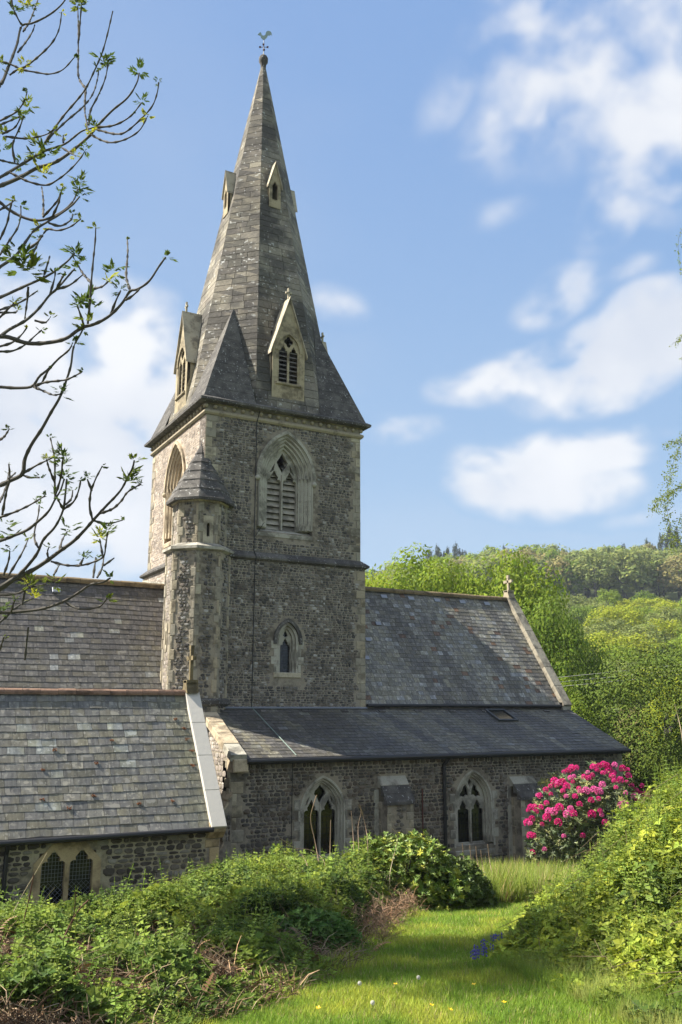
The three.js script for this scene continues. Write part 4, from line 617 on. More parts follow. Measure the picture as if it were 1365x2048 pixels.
// ───────── ground, hill, trees ─────────
const pw = (t, pts) => { if (t <= pts[0][0]) return pts[0][1]; for (let i = 1; i < pts.length; i++) if (t <= pts[i][0]) return lerp(pts[i - 1][1], pts[i][1], (t - pts[i - 1][0]) / (pts[i][0] - pts[i - 1][0])); return pts.at(-1)[1]; };
const pathR = (d) => pw(d, [[0, 3.2], [9, 2.75], [11, 2.35], [13, 2.1], [16, 2.9], [19, 3.9], [22, 4.9], [26, 6.2], [32, 8]]);
const pathL = (d) => pw(d, [[0, -2], [8, -1.3], [9.5, -0.7], [11, -0.05], [13, 0.5], [16, 1.0], [18.5, 1.5], [20.5, 2.3], [23, 3.6], [26, 5], [32, 6]]);
function gh(x, z) {
  const d = dOf(x, z), r = rOf(x, z);
  let y = 3.65 - 0.13 * clamp(d, -15, 60); y = y > 0.7 ? y : 0.7 * Math.exp((y - 0.7) / 0.7) * 1.0; if (d > 27) y = Math.min(y, 0.25) * sstep(36, 27, d) ;
  const bank = sstep(0.2, 5.4, r - pathR(d)) * 2.15 * sstep(3, 8, d) * sstep(27, 20, d) + 0.25 * sstep(4, 12, r - pathR(d)) * sstep(30, 20, d); y += bank;
  y += 0.16 * (fbm(x * 0.35, z * 0.35, 3, 4) - 0.5) * sstep(34, 22, d) + 0.05 * (n2(x * 1.7, z * 1.7, 6) - 0.5) * sstep(30, 20, d);
  if (d > 46) { const q = d - 80; let h = -2.5 * sstep(46, 80, d) * sstep(130, 90, d); if (q > 0) h += q * 0.13 + Math.min(q, 340) ** 2 * 0.00022; h *= lerp(0.35, 1, sstep(-90, 60, r - (d - 300) * 0.05)); y += h + (fbm(x * 0.01, z * 0.01, 3, 8) - 0.5) * 14 * sstep(100, 220, d); }
  return y;
}
const groundTex = tex(512, 1.7, (u, v) => { const a = tfbm(u, v, 6, 5, 61), b = tn(u * 128, v * 128, 128, 62); const k = 0.55 + 0.7 * (a - 0.3) + 0.35 * (b - 0.5); return [k, k, k * 0.95]; });
{
  const rings = 170, seg = 260, P = [], C = [], U = [], I = [], f = rng(71);
  const R = (i) => 0.15 + 3.2 * (Math.exp(i / rings * 5.45) - 1);
  for (let i = 0; i <= rings; i++) for (let s = 0; s <= seg; s++) {
    const t = s / seg * 2 * Math.PI, q = R(i), x = EYE.x + q * Math.cos(t), z = EYE.z + q * Math.sin(t), d = dOf(x, z), r = rOf(x, z); P.push(x, gh(x, z), z); U.push(x, z);
    const n = fbm(x * 0.8, z * 0.8, 3, 3), onPath = d < 40 ? sstep(-0.2, 0.5, r - pathL(d)) : 0.4;
    let c = m3([0.075, 0.055, 0.035], [0.10, 0.15, 0.025], d < 40 ? onPath : 0.8); c = m3(c, [0.10, 0.12, 0.035], 0.5 * sstep(0.5, 0.7, n)); C.push(...c);
  }
  for (let i = 0; i < rings; i++) for (let s = 0; s < seg; s++) { const a = i * (seg + 1) + s, b = a + seg + 1; I.push(a, a + 1, b, b, a + 1, b + 1); }
  const g = new THREE.BufferGeometry(); g.setAttribute('position', new THREE.Float32BufferAttribute(P, 3)); g.setAttribute('color', new THREE.Float32BufferAttribute(C, 3)); g.setAttribute('uv', new THREE.Float32BufferAttribute(U, 2)); g.setIndex(I); g.computeVertexNormals();
  const m = mk('ground', g, std({ vertexColors: true, map: groundTex, roughness: 1 }), scene); m.userData.kind = 'structure'; m.userData.label = 'grassy ground falling to the church and rising to a wooded hill'; m.userData.category = 'ground';
}
const leafMat = (r, g, b, o = {}) => { const m = new THREE.MeshPhysicalMaterial(Object.assign({ color: lin(r, g, b), roughness: 1, transmission: 0.38, thickness: 0, vertexColors: true, specularIntensity: 0.2 }, o)); m.side = THREE.DoubleSide; return m; };
// crown: leaf faces gathered in clumps on an uneven ellipsoid, unit size (radius 1, height about 1)
function crownGeo(seed, lumps, leaves, size, sy = 1, hollow = 0.55) {
  const f = rng(seed), P = [], C = [], U = [], L = [];
  for (let i = 0; i < lumps; i++) { const t = i * 2.39996 + rr(-0.4, 0.4, f), y = 1 - 2 * (i + 0.5) / lumps, q = Math.sqrt(1 - y * y), k = rr(0.5, 0.72, f); L.push([q * Math.cos(t) * k, y * k * sy, q * Math.sin(t) * k, rr(0.24, 0.38, f)]); }
  const a = V3(), b = V3(), n = V3();
  for (let i = 0; i < leaves; i++) {
    const l = L[Math.floor(f() * lumps)], u = rr(-1, 1, f), t = rr(0, 6.283, f), q = Math.sqrt(1 - u * u), k = l[3] * Math.pow(f(), 0.34) * rr(0.9, 1.12, f); if (u < -0.3 && f() < 0.75) continue;
    const x = l[0] + q * Math.cos(t) * k, y = l[1] + u * k * 0.8, z = l[2] + q * Math.sin(t) * k, s = size * rr(0.6, 1.3, f);
    n.set(q * Math.cos(t) + rr(-0.5, 0.5, f), u + rr(-0.2, 0.6, f), q * Math.sin(t) + rr(-0.5, 0.5, f)).normalize(); a.set(rr(-1, 1, f), rr(-1, 1, f), rr(-1, 1, f)).cross(n).normalize().multiplyScalar(s); b.copy(n).cross(a).multiplyScalar(rr(0.5, 0.8, f));
    const c = rr(0.7, 1.25, f), cc = [c * rr(0.9, 1.12, f), c, c * rr(0.7, 1.1, f)];
    const v = [[x - a.x, y - a.y, z - a.z], [x + b.x * 0.9, y + b.y * 0.9 - s * 0.15, z + b.z * 0.9], [x + a.x, y + a.y, z + a.z], [x - b.x * 0.9, y - b.y * 0.9 - s * 0.15, z - b.z * 0.9]];
    for (const k2 of [0, 1, 2, 0, 2, 3]) { P.push(...v[k2]); C.push(...cc); U.push(0, 0); }
  }
  const g = new THREE.BufferGeometry(); g.setAttribute('position', new THREE.Float32BufferAttribute(P, 3)); g.setAttribute('color', new THREE.Float32BufferAttribute(C, 3)); g.setAttribute('uv', new THREE.Float32BufferAttribute(U, 2)); return g;
}
const bark = std({ color: lin(0.06, 0.052, 0.042), map: grain, bumpMap: grainBump, bumpScale: 0.03 });
function trunkGeo(seed, h, r, lean = 0.1, limbs = 5) { const f = rng(seed), mb = new MB(); let p = V3(0, -0.3, 0); const n = 6, pts = [p]; for (let i = 1; i <= n; i++) pts.push(V3(lean * h * i / n * rr(-0.6, 1, f), h * i / n, lean * h * i / n * rr(-1, 1, f))); for (let i = 0; i < n; i++) mb.cyl(pts[i], pts[i + 1], r * (1 - 0.75 * i / n), r * (1 - 0.75 * (i + 1) / n), 7); for (let k = 0; k < limbs; k++) { const i = 2 + Math.floor(f() * 4), t = f() * 6.28, e = pts[i].clone().add(V3(Math.cos(t) * h * 0.3, h * rr(0.15, 0.35, f), Math.sin(t) * h * 0.3)); mb.cyl(pts[i], e, r * 0.35, r * 0.06, 5); } return mb.geo(); }
// tree standing at view distance d, offset r; its crown spans radius R and from yb to yt above the ground
function tree(name, label, cat, d, r, R, hb, ht, geo, mat, seed, grp, tk = true) {
  const [x, z] = xz(d, r), y = gh(x, z), g = group(name, scene); g.position.set(x, y, z); tag(g, label, cat, grp);
  if (tk) { const f = rng(seed), t = mk('trunk', tGeo[seed % tGeo.length], bark, g); t.scale.set(R * 0.07, (hb + (ht - hb) * 0.6) / 10, R * 0.07); t.rotation.y = f() * 6; }
  const c = mk('crown', geo, mat, g); c.position.y = (hb + ht) / 2; c.scale.set(R, (ht - hb) / 2, R); c.rotation.y = seed * 1.7; return g;
}
const tGeo = [trunkGeo(801, 10, 1, 0.08), trunkGeo(802, 10, 1, 0.1), trunkGeo(803, 10, 1, 0.06)];
const crownBig = [crownGeo(811, 40, 36000, 0.0185, 1), crownGeo(812, 34, 32000, 0.02, 1)], crownMid = [crownGeo(821, 30, 5200, 0.042), crownGeo(822, 26, 4800, 0.044), crownGeo(823, 34, 5400, 0.04)], crownFar = [crownGeo(831, 20, 1700, 0.075), crownGeo(832, 22, 1800, 0.07), crownGeo(833, 18, 1600, 0.08)];
const G = { lime: leafMat(0.31, 0.355, 0.03), bright: leafMat(0.20, 0.275, 0.028), mid: leafMat(0.14, 0.21, 0.028), olive: leafMat(0.21, 0.25, 0.075), bronze: leafMat(0.26, 0.235, 0.095), dark: leafMat(0.05, 0.075, 0.022), ever: leafMat(0.085, 0.125, 0.018, { transmission: 0, roughness: 0.72, specularIntensity: 0.25 }), fir: leafMat(0.05, 0.07, 0.045) };
// the bright trees straight behind the chancel
const beh = 'trees close behind the chancel';
tree('leafy_tree', 'broad bright green tree rising above the middle of the chancel ridge', 'tree', 62, 6.2, 7.2, 0.5, 18.7, crownBig[0], G.bright, 1, beh);
tree('leafy_tree', 'yellow green tree next to the tower behind the chancel ridge', 'tree', 66, 2.4, 5.8, 0.5, 18.3, crownBig[1], G.lime, 2, beh);
tree('leafy_tree', 'dense mid green tree behind the chancel gable cross', 'tree', 60, 11.0, 5.8, 0.0, 18.6, crownBig[1], G.bright, 3, beh);
tree('leafy_tree', 'dark lower tree hanging beside the chancel gable slope', 'tree', 55, 12.9, 4.0, -1.5, 14.2, crownBig[1], G.mid, 4, beh);
tree('leafy_tree', 'small bright tree at the foot of the chancel gable', 'tree', 50, 12.4, 2.9, -2.5, 7.6, crownBig[0], G.bright, 6, beh);
// right of the church
tree('leafy_tree', 'lime green tree above the evergreen hedge', 'tree', 70, 27.5, 4.6, 1, 11.0, crownBig[1], G.lime, 5);
tree('leafy_tree', 'tall yellow green tree standing beyond the lime tree above the hedge', 'tree', 88, 36.6, 4.2, 2, 17.5, crownBig[0], G.bright, 7);
tree('leafy_tree', 'pale bare-twigged bronze tree beside the lime tree', 'tree', 74, 24.5, 2.8, 1, 8.6, crownMid[1], G.bronze, 8);
// woods on the hill: every tree its own
{
  const f = rng(841), mats = [G.olive, G.olive, G.mid, G.bronze, G.olive, G.bright], word = new Map([[G.olive, 'olive green'], [G.mid, 'deep green'], [G.bronze, 'bronze brown'], [G.bright, 'bright green'], [G.lime, 'yellow green']]);
  for (let k = 0; k < 175; k++) { const d = 285 + Math.floor(k / 25) * 17 + rr(-7, 7, f), px = 760 + (k % 25) * 27 + rr(-12, 12, f), r = (px - 682) / 1771 * d * 1.02, R = rr(4.5, 11, f); const m = mats[Math.floor(f() * mats.length)]; tree('hill_tree', word.get(m) + ' tree in the wood that crowns the hill', 'tree', d, r, R, rr(0, 3, f), rr(14, 20, f), crownFar[k % 3], m, 10 + k, 'trees of the hilltop wood', d < 300); }
  for (let k = 0; k < 56; k++) { const d = 118 + Math.floor(k / 11) * 24 + rr(-8, 8, f), px = 1085 + (k % 11) * 31 + rr(-14, 14, f), r = (px - 682) / 1771 * d * 1.02; const m = [G.bright, G.olive, G.bright, G.mid, G.lime][Math.floor(f() * 5)]; tree('hillside_tree', word.get(m) + ' tree on the slope below the hilltop wood', 'tree', d, r, rr(4, 6.5, f), rr(0.5, 2, f), rr(7.5, 11.5, f), crownMid[k % 3], m, 300 + k, 'trees on the hillside slope'); }
  // conifers breaking the skyline
  for (const [px, h] of [[752, 12], [782, 16], [818, 18], [838, 17], [858, 21], [876, 22], [893, 21], [912, 22], [926, 19], [1008, 20], [1244, 20], [1292, 22], [1304, 19], [1322, 24], [1338, 28], [1350, 26]]) { const d = 405, r = (px - 682) / 1771 * d * 1.02, [x, z] = xz(d, r), g = group('conifer', scene); g.position.set(x, gh(x, z), z); g.position.y -= 4; tag(g, 'dark conifer standing above the hilltop wood', 'tree', 'conifers on the skyline'); const c = mk('crown', crownFar[px % 3], G.fir, g); c.position.y = h * 0.52; c.scale.set(rr(2.2, 3.6, f), h * 0.62, rr(2.2, 3.6, f)); c.rotation.y = px; mk('trunk', tGeo[0], bark, g).scale.set(0.2, h / 14, 0.2); }
}
// overhead wires
for (const [a, b, l] of [[[1108, 1354.5], [1365, 1328], 'highest'], [[1115, 1363], [1365, 1339], 'middle'], [[1119, 1371.6], [1365, 1348], 'lowest']]) { const A = atD(a[0] - 120, a[1] + 12, 46), B = atD(b[0] + 160, b[1] - 18, 44), m = A.clone().lerp(B, 0.5); m.y -= 0.12; const t = mk(numbered('overhead_wire'), new THREE.TubeGeometry(new THREE.QuadraticBezierCurve3(A, m, B), 24, 0.011, 5), std({ color: lin(0.3, 0.3, 0.28), roughness: 0.6 }), scene); tag(t, l + ' of three overhead wires beside the chancel gable', 'wire', 'overhead wires'); }
// evergreen hedge trees on the right bank
tree('evergreen_tree', 'large glossy evergreen on the bank behind the pink rhododendron', 'tree', 38.5, 13.8, 4.8, -0.6, 8.8, crownGeo(861, 90, 60000, 0.0115, 1), G.ever, 21, 'glossy evergreens on the right bank');
tree('evergreen_tree', 'lower glossy evergreen beside the end of the aisle', 'tree', 35.5, 12.6, 1.7, -0.3, 4.6, crownGeo(862, 70, 30000, 0.02, 1), G.ever, 22, 'glossy evergreens on the right bank');
tree('evergreen_tree', 'tall glossy evergreen at the crest of the bank above the brambles', 'tree', 31, 14.0, 3.4, -0.6, 7.2, crownGeo(863, 80, 45000, 0.0135, 1), G.ever, 23, 'glossy evergreens on the right bank');
// trees to the left that throw the shade across the lawn
tree('leafy_tree', 'tall tree on the left that shades the lawn', 'tree', 13.0, -9.6, 2.9, 8.5, 15, crownBig[0], G.bright, 31);
// ───────── the ash branches that reach in from the left ─────────
const ashBark = std({ color: lin(0.075, 0.068, 0.055), roughness: 0.9, bumpMap: grainBump, bumpScale: 0.004 });
{
  const ash = group('ash_tree', scene); tag(ash, 'ash tree with thin bare twigs and bursting leaf buds', 'tree');
  const DD = (x, y) => 7.3 + 0.7 * Math.sin(x * 0.006 + 1.2) + 0.55 * Math.cos(y * 0.0045);
  const f = rng(901);
  const base = xz(7.2, -5.6), tb = V3(base[0], gh(base[0], base[1]) - 0.3, base[1]);
  // main limbs: pixel trails; the trail is carried on to the trunk outside the picture
  const limbs = [
    [[0, 171], [16, 137], [34, 90], [46, 50], [63, 47], [100, 29], [127, 5], [140, -20]],
    [[0, 372], [40, 355], [75, 336], [110, 325], [148, 299], [182, 269], [190, 258], [224, 222], [256, 195], [274, 166], [279, 146]],
    [[0, 355], [50, 325], [90, 302], [130, 288], [165, 262], [190, 255]],
    [[0, 534], [32, 511], [53, 482], [69, 461], [98, 442], [124, 426], [145, 410], [160, 393]],
    [[0, 405], [16, 418], [53, 437], [79, 441], [105, 434], [132, 418], [148, 400], [156, 378]],
    [[0, 595], [53, 571], [87, 556], [111, 542], [137, 521], [150, 506]],
    [[0, 674], [16, 661], [53, 640], [79, 616], [100, 590], [113, 579], [150, 537]],
    [[0, 673], [16, 674], [53, 686], [90, 686], [132, 677], [163, 656], [190, 648], [219, 632], [245, 606], [261, 582], [274, 579], [298, 563], [319, 532], [332, 514]],
    [[0, 774], [37, 776], [66, 772], [79, 753], [98, 738], [116, 719], [140, 698], [146, 685]],
    [[0, 971], [21, 961], [45, 948], [50, 919], [63, 890], [84, 858], [103, 824], [119, 797], [132, 764], [142, 732], [148, 693], [161, 669], [166, 659]],
    [[0, 1082], [26, 1072], [53, 1061], [74, 1045], [98, 1022], [111, 998], [121, 982], [129, 958]],
    [[0, 1174], [32, 1156], [66, 1140], [98, 1119], [119, 1103], [148, 1082], [169, 1061], [190, 1037], [211, 1014], [243, 979], [258, 950], [266, 935], [269, 921]],
    [[0, 1180], [40, 1148], [74, 1108], [87, 1080], [111, 1053], [127, 1019], [131, 990], [134, 958]],
    [[0, 1225], [40, 1223], [87, 1217], [129, 1202], [158, 1185], [182, 1169], [208, 1164], [221, 1156]],
  ];
  const twigs = [
    [[46, 50], [40, 44], [26, 13], [23, -12]], [[47, 63], [61, 40], [78, -5]], [[36, 105], [55, 80], [66, 62], [70, 50]],
    [[0, 122], [25, 130], [45, 139], [75, 145], [100, 148], [125, 140], [150, 114]], [[45, 138], [75, 115], [105, 85], [118, 60], [124, 24]], [[20, 150], [34, 140], [50, 133]],
    [[90, 285], [125, 235], [170, 180], [190, 140], [205, 105], [215, 70], [222, 40], [226, 22]], [[172, 178], [158, 155], [157, 110], [157, 60], [156, 12]], [[158, 80], [161, 40], [164, 5]],
    [[172, 178], [170, 220], [178, 265]], [[182, 269], [205, 281], [225, 285], [255, 277], [280, 260], [296, 232]], [[190, 258], [232, 268], [250, 265], [275, 245], [305, 212], [315, 185], [318, 165]],
    [[190, 255], [230, 250], [262, 232], [284, 205]], [[178, 250], [182, 220], [195, 195], [210, 160], [217, 128]], [[90, 285], [130, 245], [165, 215], [185, 190], [195, 160], [198, 140]],
    [[12, 273], [55, 277], [95, 268], [106, 260]], [[20, 345], [60, 364], [95, 370], [115, 360], [140, 340], [160, 318], [173, 298]], [[0, 242], [35, 222], [50, 200], [55, 182]], [[0, 250], [40, 233], [44, 228]],
    [[30, 325], [26, 290], [40, 255], [48, 232]], [[5, 268], [30, 255], [42, 235]], [[125, 296], [140, 305], [152, 312]], [[127, 285], [127, 272]], [[0, 320], [20, 325], [45, 330]],
    [[87, 434], [87, 400], [84, 374]], [[87, 434], [116, 400], [127, 372]], [[105, 434], [118, 405], [122, 385]], [[53, 501], [76, 484], [95, 459], [116, 461], [142, 453], [162, 438]], [[98, 446], [120, 452], [142, 440], [146, 428]],
    [[0, 480], [15, 445], [20, 420], [26, 400]], [[0, 510], [20, 480], [36, 455], [42, 430], [42, 412]], [[0, 420], [20, 408], [30, 400]], [[62, 515], [75, 490], [78, 478]],
    [[0, 620], [40, 605], [75, 582]], [[57, 574], [55, 600], [50, 638]], [[88, 553], [98, 520], [100, 512]], [[113, 579], [140, 570], [168, 548]], [[100, 590], [110, 555], [111, 545]], [[113, 579], [125, 555], [131, 545]], [[0, 635], [20, 615], [28, 606]], [[0, 625], [30, 625], [35, 621]],
    [[261, 582], [253, 553], [255, 520], [256, 500], [255, 478]], [[252, 600], [265, 592], [280, 578]], [[222, 628], [233, 600], [242, 581]], [[176, 648], [180, 610], [183, 565], [187, 520], [191, 480], [192, 455]], [[182, 565], [165, 545], [154, 526]], [[184, 578], [205, 573], [217, 563]], [[168, 650], [160, 625], [155, 612]], [[70, 641], [92, 645], [102, 633]],
    [[68, 773], [90, 765], [130, 760], [150, 752], [165, 743]], [[68, 774], [90, 783], [107, 790], [122, 788]], [[84, 767], [95, 745], [103, 735]], [[0, 693], [25, 685], [45, 668], [54, 655]], [[0, 703], [25, 702], [50, 690], [70, 672], [84, 660]],
    [[45, 948], [75, 930], [100, 918], [110, 912]], [[45, 950], [60, 955], [79, 955]], [[111, 998], [110, 960], [110, 920], [105, 893], [101, 875]], [[111, 990], [122, 955], [125, 930], [127, 912]], [[110, 965], [98, 935], [94, 920]],
    [[186, 1041], [180, 1015], [182, 985], [190, 962], [205, 932]], [[184, 982], [175, 958]], [[188, 1041], [205, 1046], [225, 1046], [246, 1040]], [[200, 1027], [225, 1018], [243, 1002], [255, 985], [282, 968]],
    [[103, 1123], [130, 1130], [160, 1131], [185, 1125], [208, 1112], [212, 1090], [216, 1064]], [[206, 1113], [203, 1095], [200, 1078]], [[195, 1155], [205, 1135], [208, 1112]], [[208, 1131], [229, 1116]], [[187, 1155], [192, 1115]], [[161, 1129], [167, 1117]], [[108, 1150], [119, 1130]],
    [[127, 1019], [148, 1003], [158, 980], [162, 960]], [[127, 1019], [117, 1000], [112, 990]], [[131, 1010], [143, 998], [146, 980]], [[77, 1095], [70, 1080], [70, 1060], [77, 1030], [79, 1010]],
    [[129, 1202], [150, 1215], [177, 1218], [203, 1211], [214, 1197]], [[0, 1190], [35, 1187], [60, 1175], [92, 1168]], [[0, 1245], [40, 1210], [68, 1196]], [[0, 1035], [35, 1022], [60, 1010], [90, 992]], [[18, 1150], [45, 1105], [57, 1078]], [[5, 1030], [12, 990], [20, 955], [18, 928]], [[0, 1005], [12, 975], [18, 945]], [[18, 958], [32, 945]], [[98, 1119], [95, 1105], [98, 1095]], [[119, 1103], [125, 1080], [135, 1063]], [[8, 1150], [18, 1120], [20, 1102]], [[22, 1225], [30, 1200]], [[45, 1210], [50, 1185], [56, 1168]], [[0, 880], [10, 872], [19, 858]], [[50, 1320], [55, 1275], [57, 1255]], [[0, 1300], [8, 1275]],
  ];
  const tube = (pts, r0, r1, nm) => {   // tapered limb with knuckles where buds sit
    const curve = new THREE.CatmullRomCurve3(pts, false, 'centripetal'), L = curve.getLength(), n = Math.max(4, Math.round(L / 0.035)), sp = curve.getSpacedPoints(n), mb = new MB(), R = (i) => lerp(r0, r1, i / n) * (nm === 'twig' && i % 4 === 2 ? 1.6 : i % 6 === 3 ? 1.22 : 1);
    const k = 6, ring = sp.map((p, i) => { const t = curve.getTangentAt(Math.min(1, i / n)), s = Math.abs(t.y) < 0.9 ? UPV : V3(1, 0, 0), x = s.clone().cross(t).normalize(), y = t.clone().cross(x); return Array.from({ length: k }, (_, j) => p.clone().addScaledVector(x, R(i) * Math.cos(j / k * 6.2832)).addScaledVector(y, R(i) * Math.sin(j / k * 6.2832))); });
    for (let i = 0; i < n; i++) for (let j = 0; j < k; j++) mb.quad(ring[i][j], ring[i][(j + 1) % k], ring[i + 1][(j + 1) % k], ring[i + 1][j]);
    mb.build(nm, ashBark, ash); return sp;
  };
  // young leaves: a spray of narrow folded leaflets
  const spray = (seed, n, len, wid) => {   // a few young pinnate leaves bursting from one bud
    const g = rng(seed), mb = new MB(), leaf = (o, dir, L, w) => { const side = V3(-dir.z, rr(-0.5, 0.5, g), dir.x).normalize(), e = o.clone().addScaledVector(dir, L).add(V3(0, -L * 0.2, 0)), m = o.clone().lerp(e, 0.45), up = dir.clone().cross(side).multiplyScalar(w * 0.4), c = rr(0.7, 1.25, g); mb.col([c, c, c * 0.9]); mb.tri(o, m.clone().addScaledVector(side, w).add(up), e); mb.tri(o, e, m.clone().addScaledVector(side, -w).add(up)); };
    for (let i = 0; i < n; i++) { const t = g() * 6.28, el = rr(-0.2, 1.3, g), dir = V3(Math.cos(t) * Math.cos(el), Math.sin(el), Math.sin(t) * Math.cos(el)), R = len * rr(0.5, 1.15, g), k = 2 + Math.floor(g() * 3), o = V3(rr(-0.01, 0.01, g), rr(-0.02, 0.03, g), rr(-0.01, 0.01, g)); for (let q = 0; q < k; q++) { const b = o.clone().addScaledVector(dir, R * (0.25 + 0.5 * q / k)); for (const s of [-1, 1]) { const d2 = dir.clone().add(V3(-dir.z * s, rr(-0.3, 0.3, g), dir.x * s).multiplyScalar(rr(0.5, 0.95, g))).normalize(); leaf(b, d2, R * rr(0.35, 0.6, g), wid * rr(0.7, 1.2, g)); } } leaf(o.clone().addScaledVector(dir, R * 0.55), dir, R * 0.6, wid); }
    return mb.geo();
  };
  const sprays = [spray(911, 6, 0.1, 0.0085), spray(912, 8, 0.11, 0.009), spray(913, 4, 0.085, 0.0085), spray(914, 3, 0.06, 0.009)];
  const lm = [leafMat(0.11, 0.16, 0.03), leafMat(0.17, 0.21, 0.035), leafMat(0.08, 0.125, 0.028), leafMat(0.42, 0.43, 0.04)];
  const cluster = (p, s, k, m) => { const c = mk('leaf_cluster', sprays[k], lm[m], ash); c.position.copy(p); c.scale.setScalar(s); c.rotation.set(rr(-0.3, 0.3, f), f() * 6.28, rr(-0.3, 0.3, f)); };
  const P3 = (x, y, off = 0) => atD(x, y, DD(x, y) + off);
  for (const L of limbs) {
    const [a, b] = [L[0], L[1]], sl = clamp((a[1] - b[1]) / (b[0] - a[0] || 1), -0.4, 0.9), pts = [];
    const h = atD(-560, a[1] + 260, 7.2).y; pts.push(V3(tb.x + rr(-0.05, 0.05, f), Math.max(tb.y + 1.2, h), tb.z)); pts.push(P3(-240, a[1] + 240 * sl * 0.8)); for (const [x, y] of L) pts.push(P3(x, y));
    tube(pts, 0.042, 0.0075, 'branch');
    const tip = pts.at(-1); cluster(tip, rr(0.9, 1.3, f), Math.floor(f() * 3), Math.floor(f() * 3));
  }
  twigs.forEach((L, i) => { const k = rr(-0.45, 0.45, f), n = L.length - 1, pts = L.map(([x, y], j) => P3(x, y, k * j / n)); const sp = tube(pts, 0.0105, 0.0055, 'twig'); if (f() < 0.86) cluster(sp.at(-1), rr(0.55, 1.15, f), Math.floor(f() * 4), f() < 0.16 ? 3 : Math.floor(f() * 3)); if (f() < 0.45 && sp.length > 12) cluster(sp[Math.floor(sp.length * rr(0.5, 0.85, f))], rr(0.35, 0.6, f), 3, Math.floor(f() * 3)); });
  // fuller clumps seen in the photograph
  for (const [x, y, s, m] of [[80, 300, 1.5, 1], [95, 310, 1.4, 0], [70, 318, 1.2, 1], [85, 352, 1.3, 3], [95, 345, 1.0, 3], [205, 120, 1.35, 0], [212, 130, 1.2, 2], [55, 220, 1.3, 1], [50, 8, 1.2, 3], [60, 15, 1.0, 1], [160, 8, 1.3, 1], [160, 368, 1.2, 1], [155, 375, 1.0, 0], [82, 455, 1.2, 3], [45, 540, 1.7, 0], [60, 545, 1.6, 1], [30, 500, 1.4, 2], [52, 528, 1.6, 2], [70, 535, 1.2, 1], [22, 515, 1.5, 0], [150, 508, 1.3, 0], [225, 545, 1.35, 0], [180, 610, 1.5, 0], [172, 605, 1.3, 2], [178, 640, 1.2, 1], [160, 610, 1.0, 0], [255, 962, 1.4, 1], [262, 965, 1.1, 0], [128, 935, 1.1, 2], [125, 915, 1.1, 0], [133, 1062, 1.2, 2], [10, 1062, 1.5, 0], [22, 1068, 1.2, 2], [20, 1100, 1.1, 2], [112, 1168, 1.1, 1], [60, 1175, 1.3, 1], [212, 1200, 1.2, 1], [215, 1064, 1.0, 1], [202, 1078, 1.0, 1], [5, 300, 1.2, 2], [8, 265, 1.0, 1], [28, 22, 1.0, 2], [0, 130, 1.2, 1], [5, 1225, 1.0, 2]]) cluster(P3(x, y, rr(-0.1, 0.1, f)), s * 1.15, Math.floor(f() * 3), m);
  // trunk outside the picture
  const tr = new MB(); let p = tb.clone(); for (let i = 0; i < 9; i++) { const q = tb.clone().add(V3(rr(-0.08, 0.08, f), (i + 1) * 1.15, rr(-0.08, 0.08, f))); tr.cyl(p, q, 0.2 - i * 0.018, 0.2 - (i + 1) * 0.018, 10); p = q; } tr.build('trunk', bark, ash);
}
// ───────── undergrowth, shrubs and lawn ─────────
function leafGeo(parts) { const mb = new MB(); for (const [ox, oy, oz, dx, dy, dz, L, w, fold] of parts) { const d = V3(dx, dy, dz).normalize(), s = V3(-d.z, 0.05, d.x).normalize(), o = V3(ox, oy, oz), e = o.clone().addScaledVector(d, L).add(V3(0, -L * 0.15, 0)), m = o.clone().lerp(e, 0.45).add(V3(0, L * 0.06, 0)), up = V3(0, w * fold, 0); mb.tri(o, m.clone().addScaledVector(s, w).add(up), e); mb.tri(o, e, m.clone().addScaledVector(s, -w).add(up)); } return mb.geo(); }
const inst = (name, geo, mat, parent, list, kind) => { const m = new THREE.InstancedMesh(geo, mat, list.length); m.name = name; const M4 = new THREE.Matrix4(), q = new THREE.Quaternion(), e = new THREE.Euler(), s = V3(), c = new THREE.Color(); list.forEach((o, i) => { e.set(o.rx ?? 0, o.ry ?? 0, o.rz ?? 0, 'YXZ'); q.setFromEuler(e); s.set(o.s * (o.sw ?? 1), o.s, o.s * (o.sw ?? 1)); M4.compose(o.p, q, s); m.setMatrixAt(i, M4); c.setRGB(...(o.c ?? [1, 1, 1])); m.setColorAt(i, c); }); m.instanceMatrix.needsUpdate = true; if (kind) m.userData.kind = kind; parent.add(m); return m; };
const lmI = (o = {}) => { const m = new THREE.MeshPhysicalMaterial(Object.assign({ color: lin(1, 1, 1), roughness: 1, transmission: 0.4, thickness: 0, specularIntensity: 0.3 }, o)); m.side = THREE.DoubleSide; return m; };
const M_leaf = lmI(), M_gloss = lmI({ roughness: 0.48, transmission: 0, specularIntensity: 0.5 }), M_dry = lmI({ transmission: 0, specularIntensity: 0.1 }), M_grass = lmI({ transmission: 0.45 });
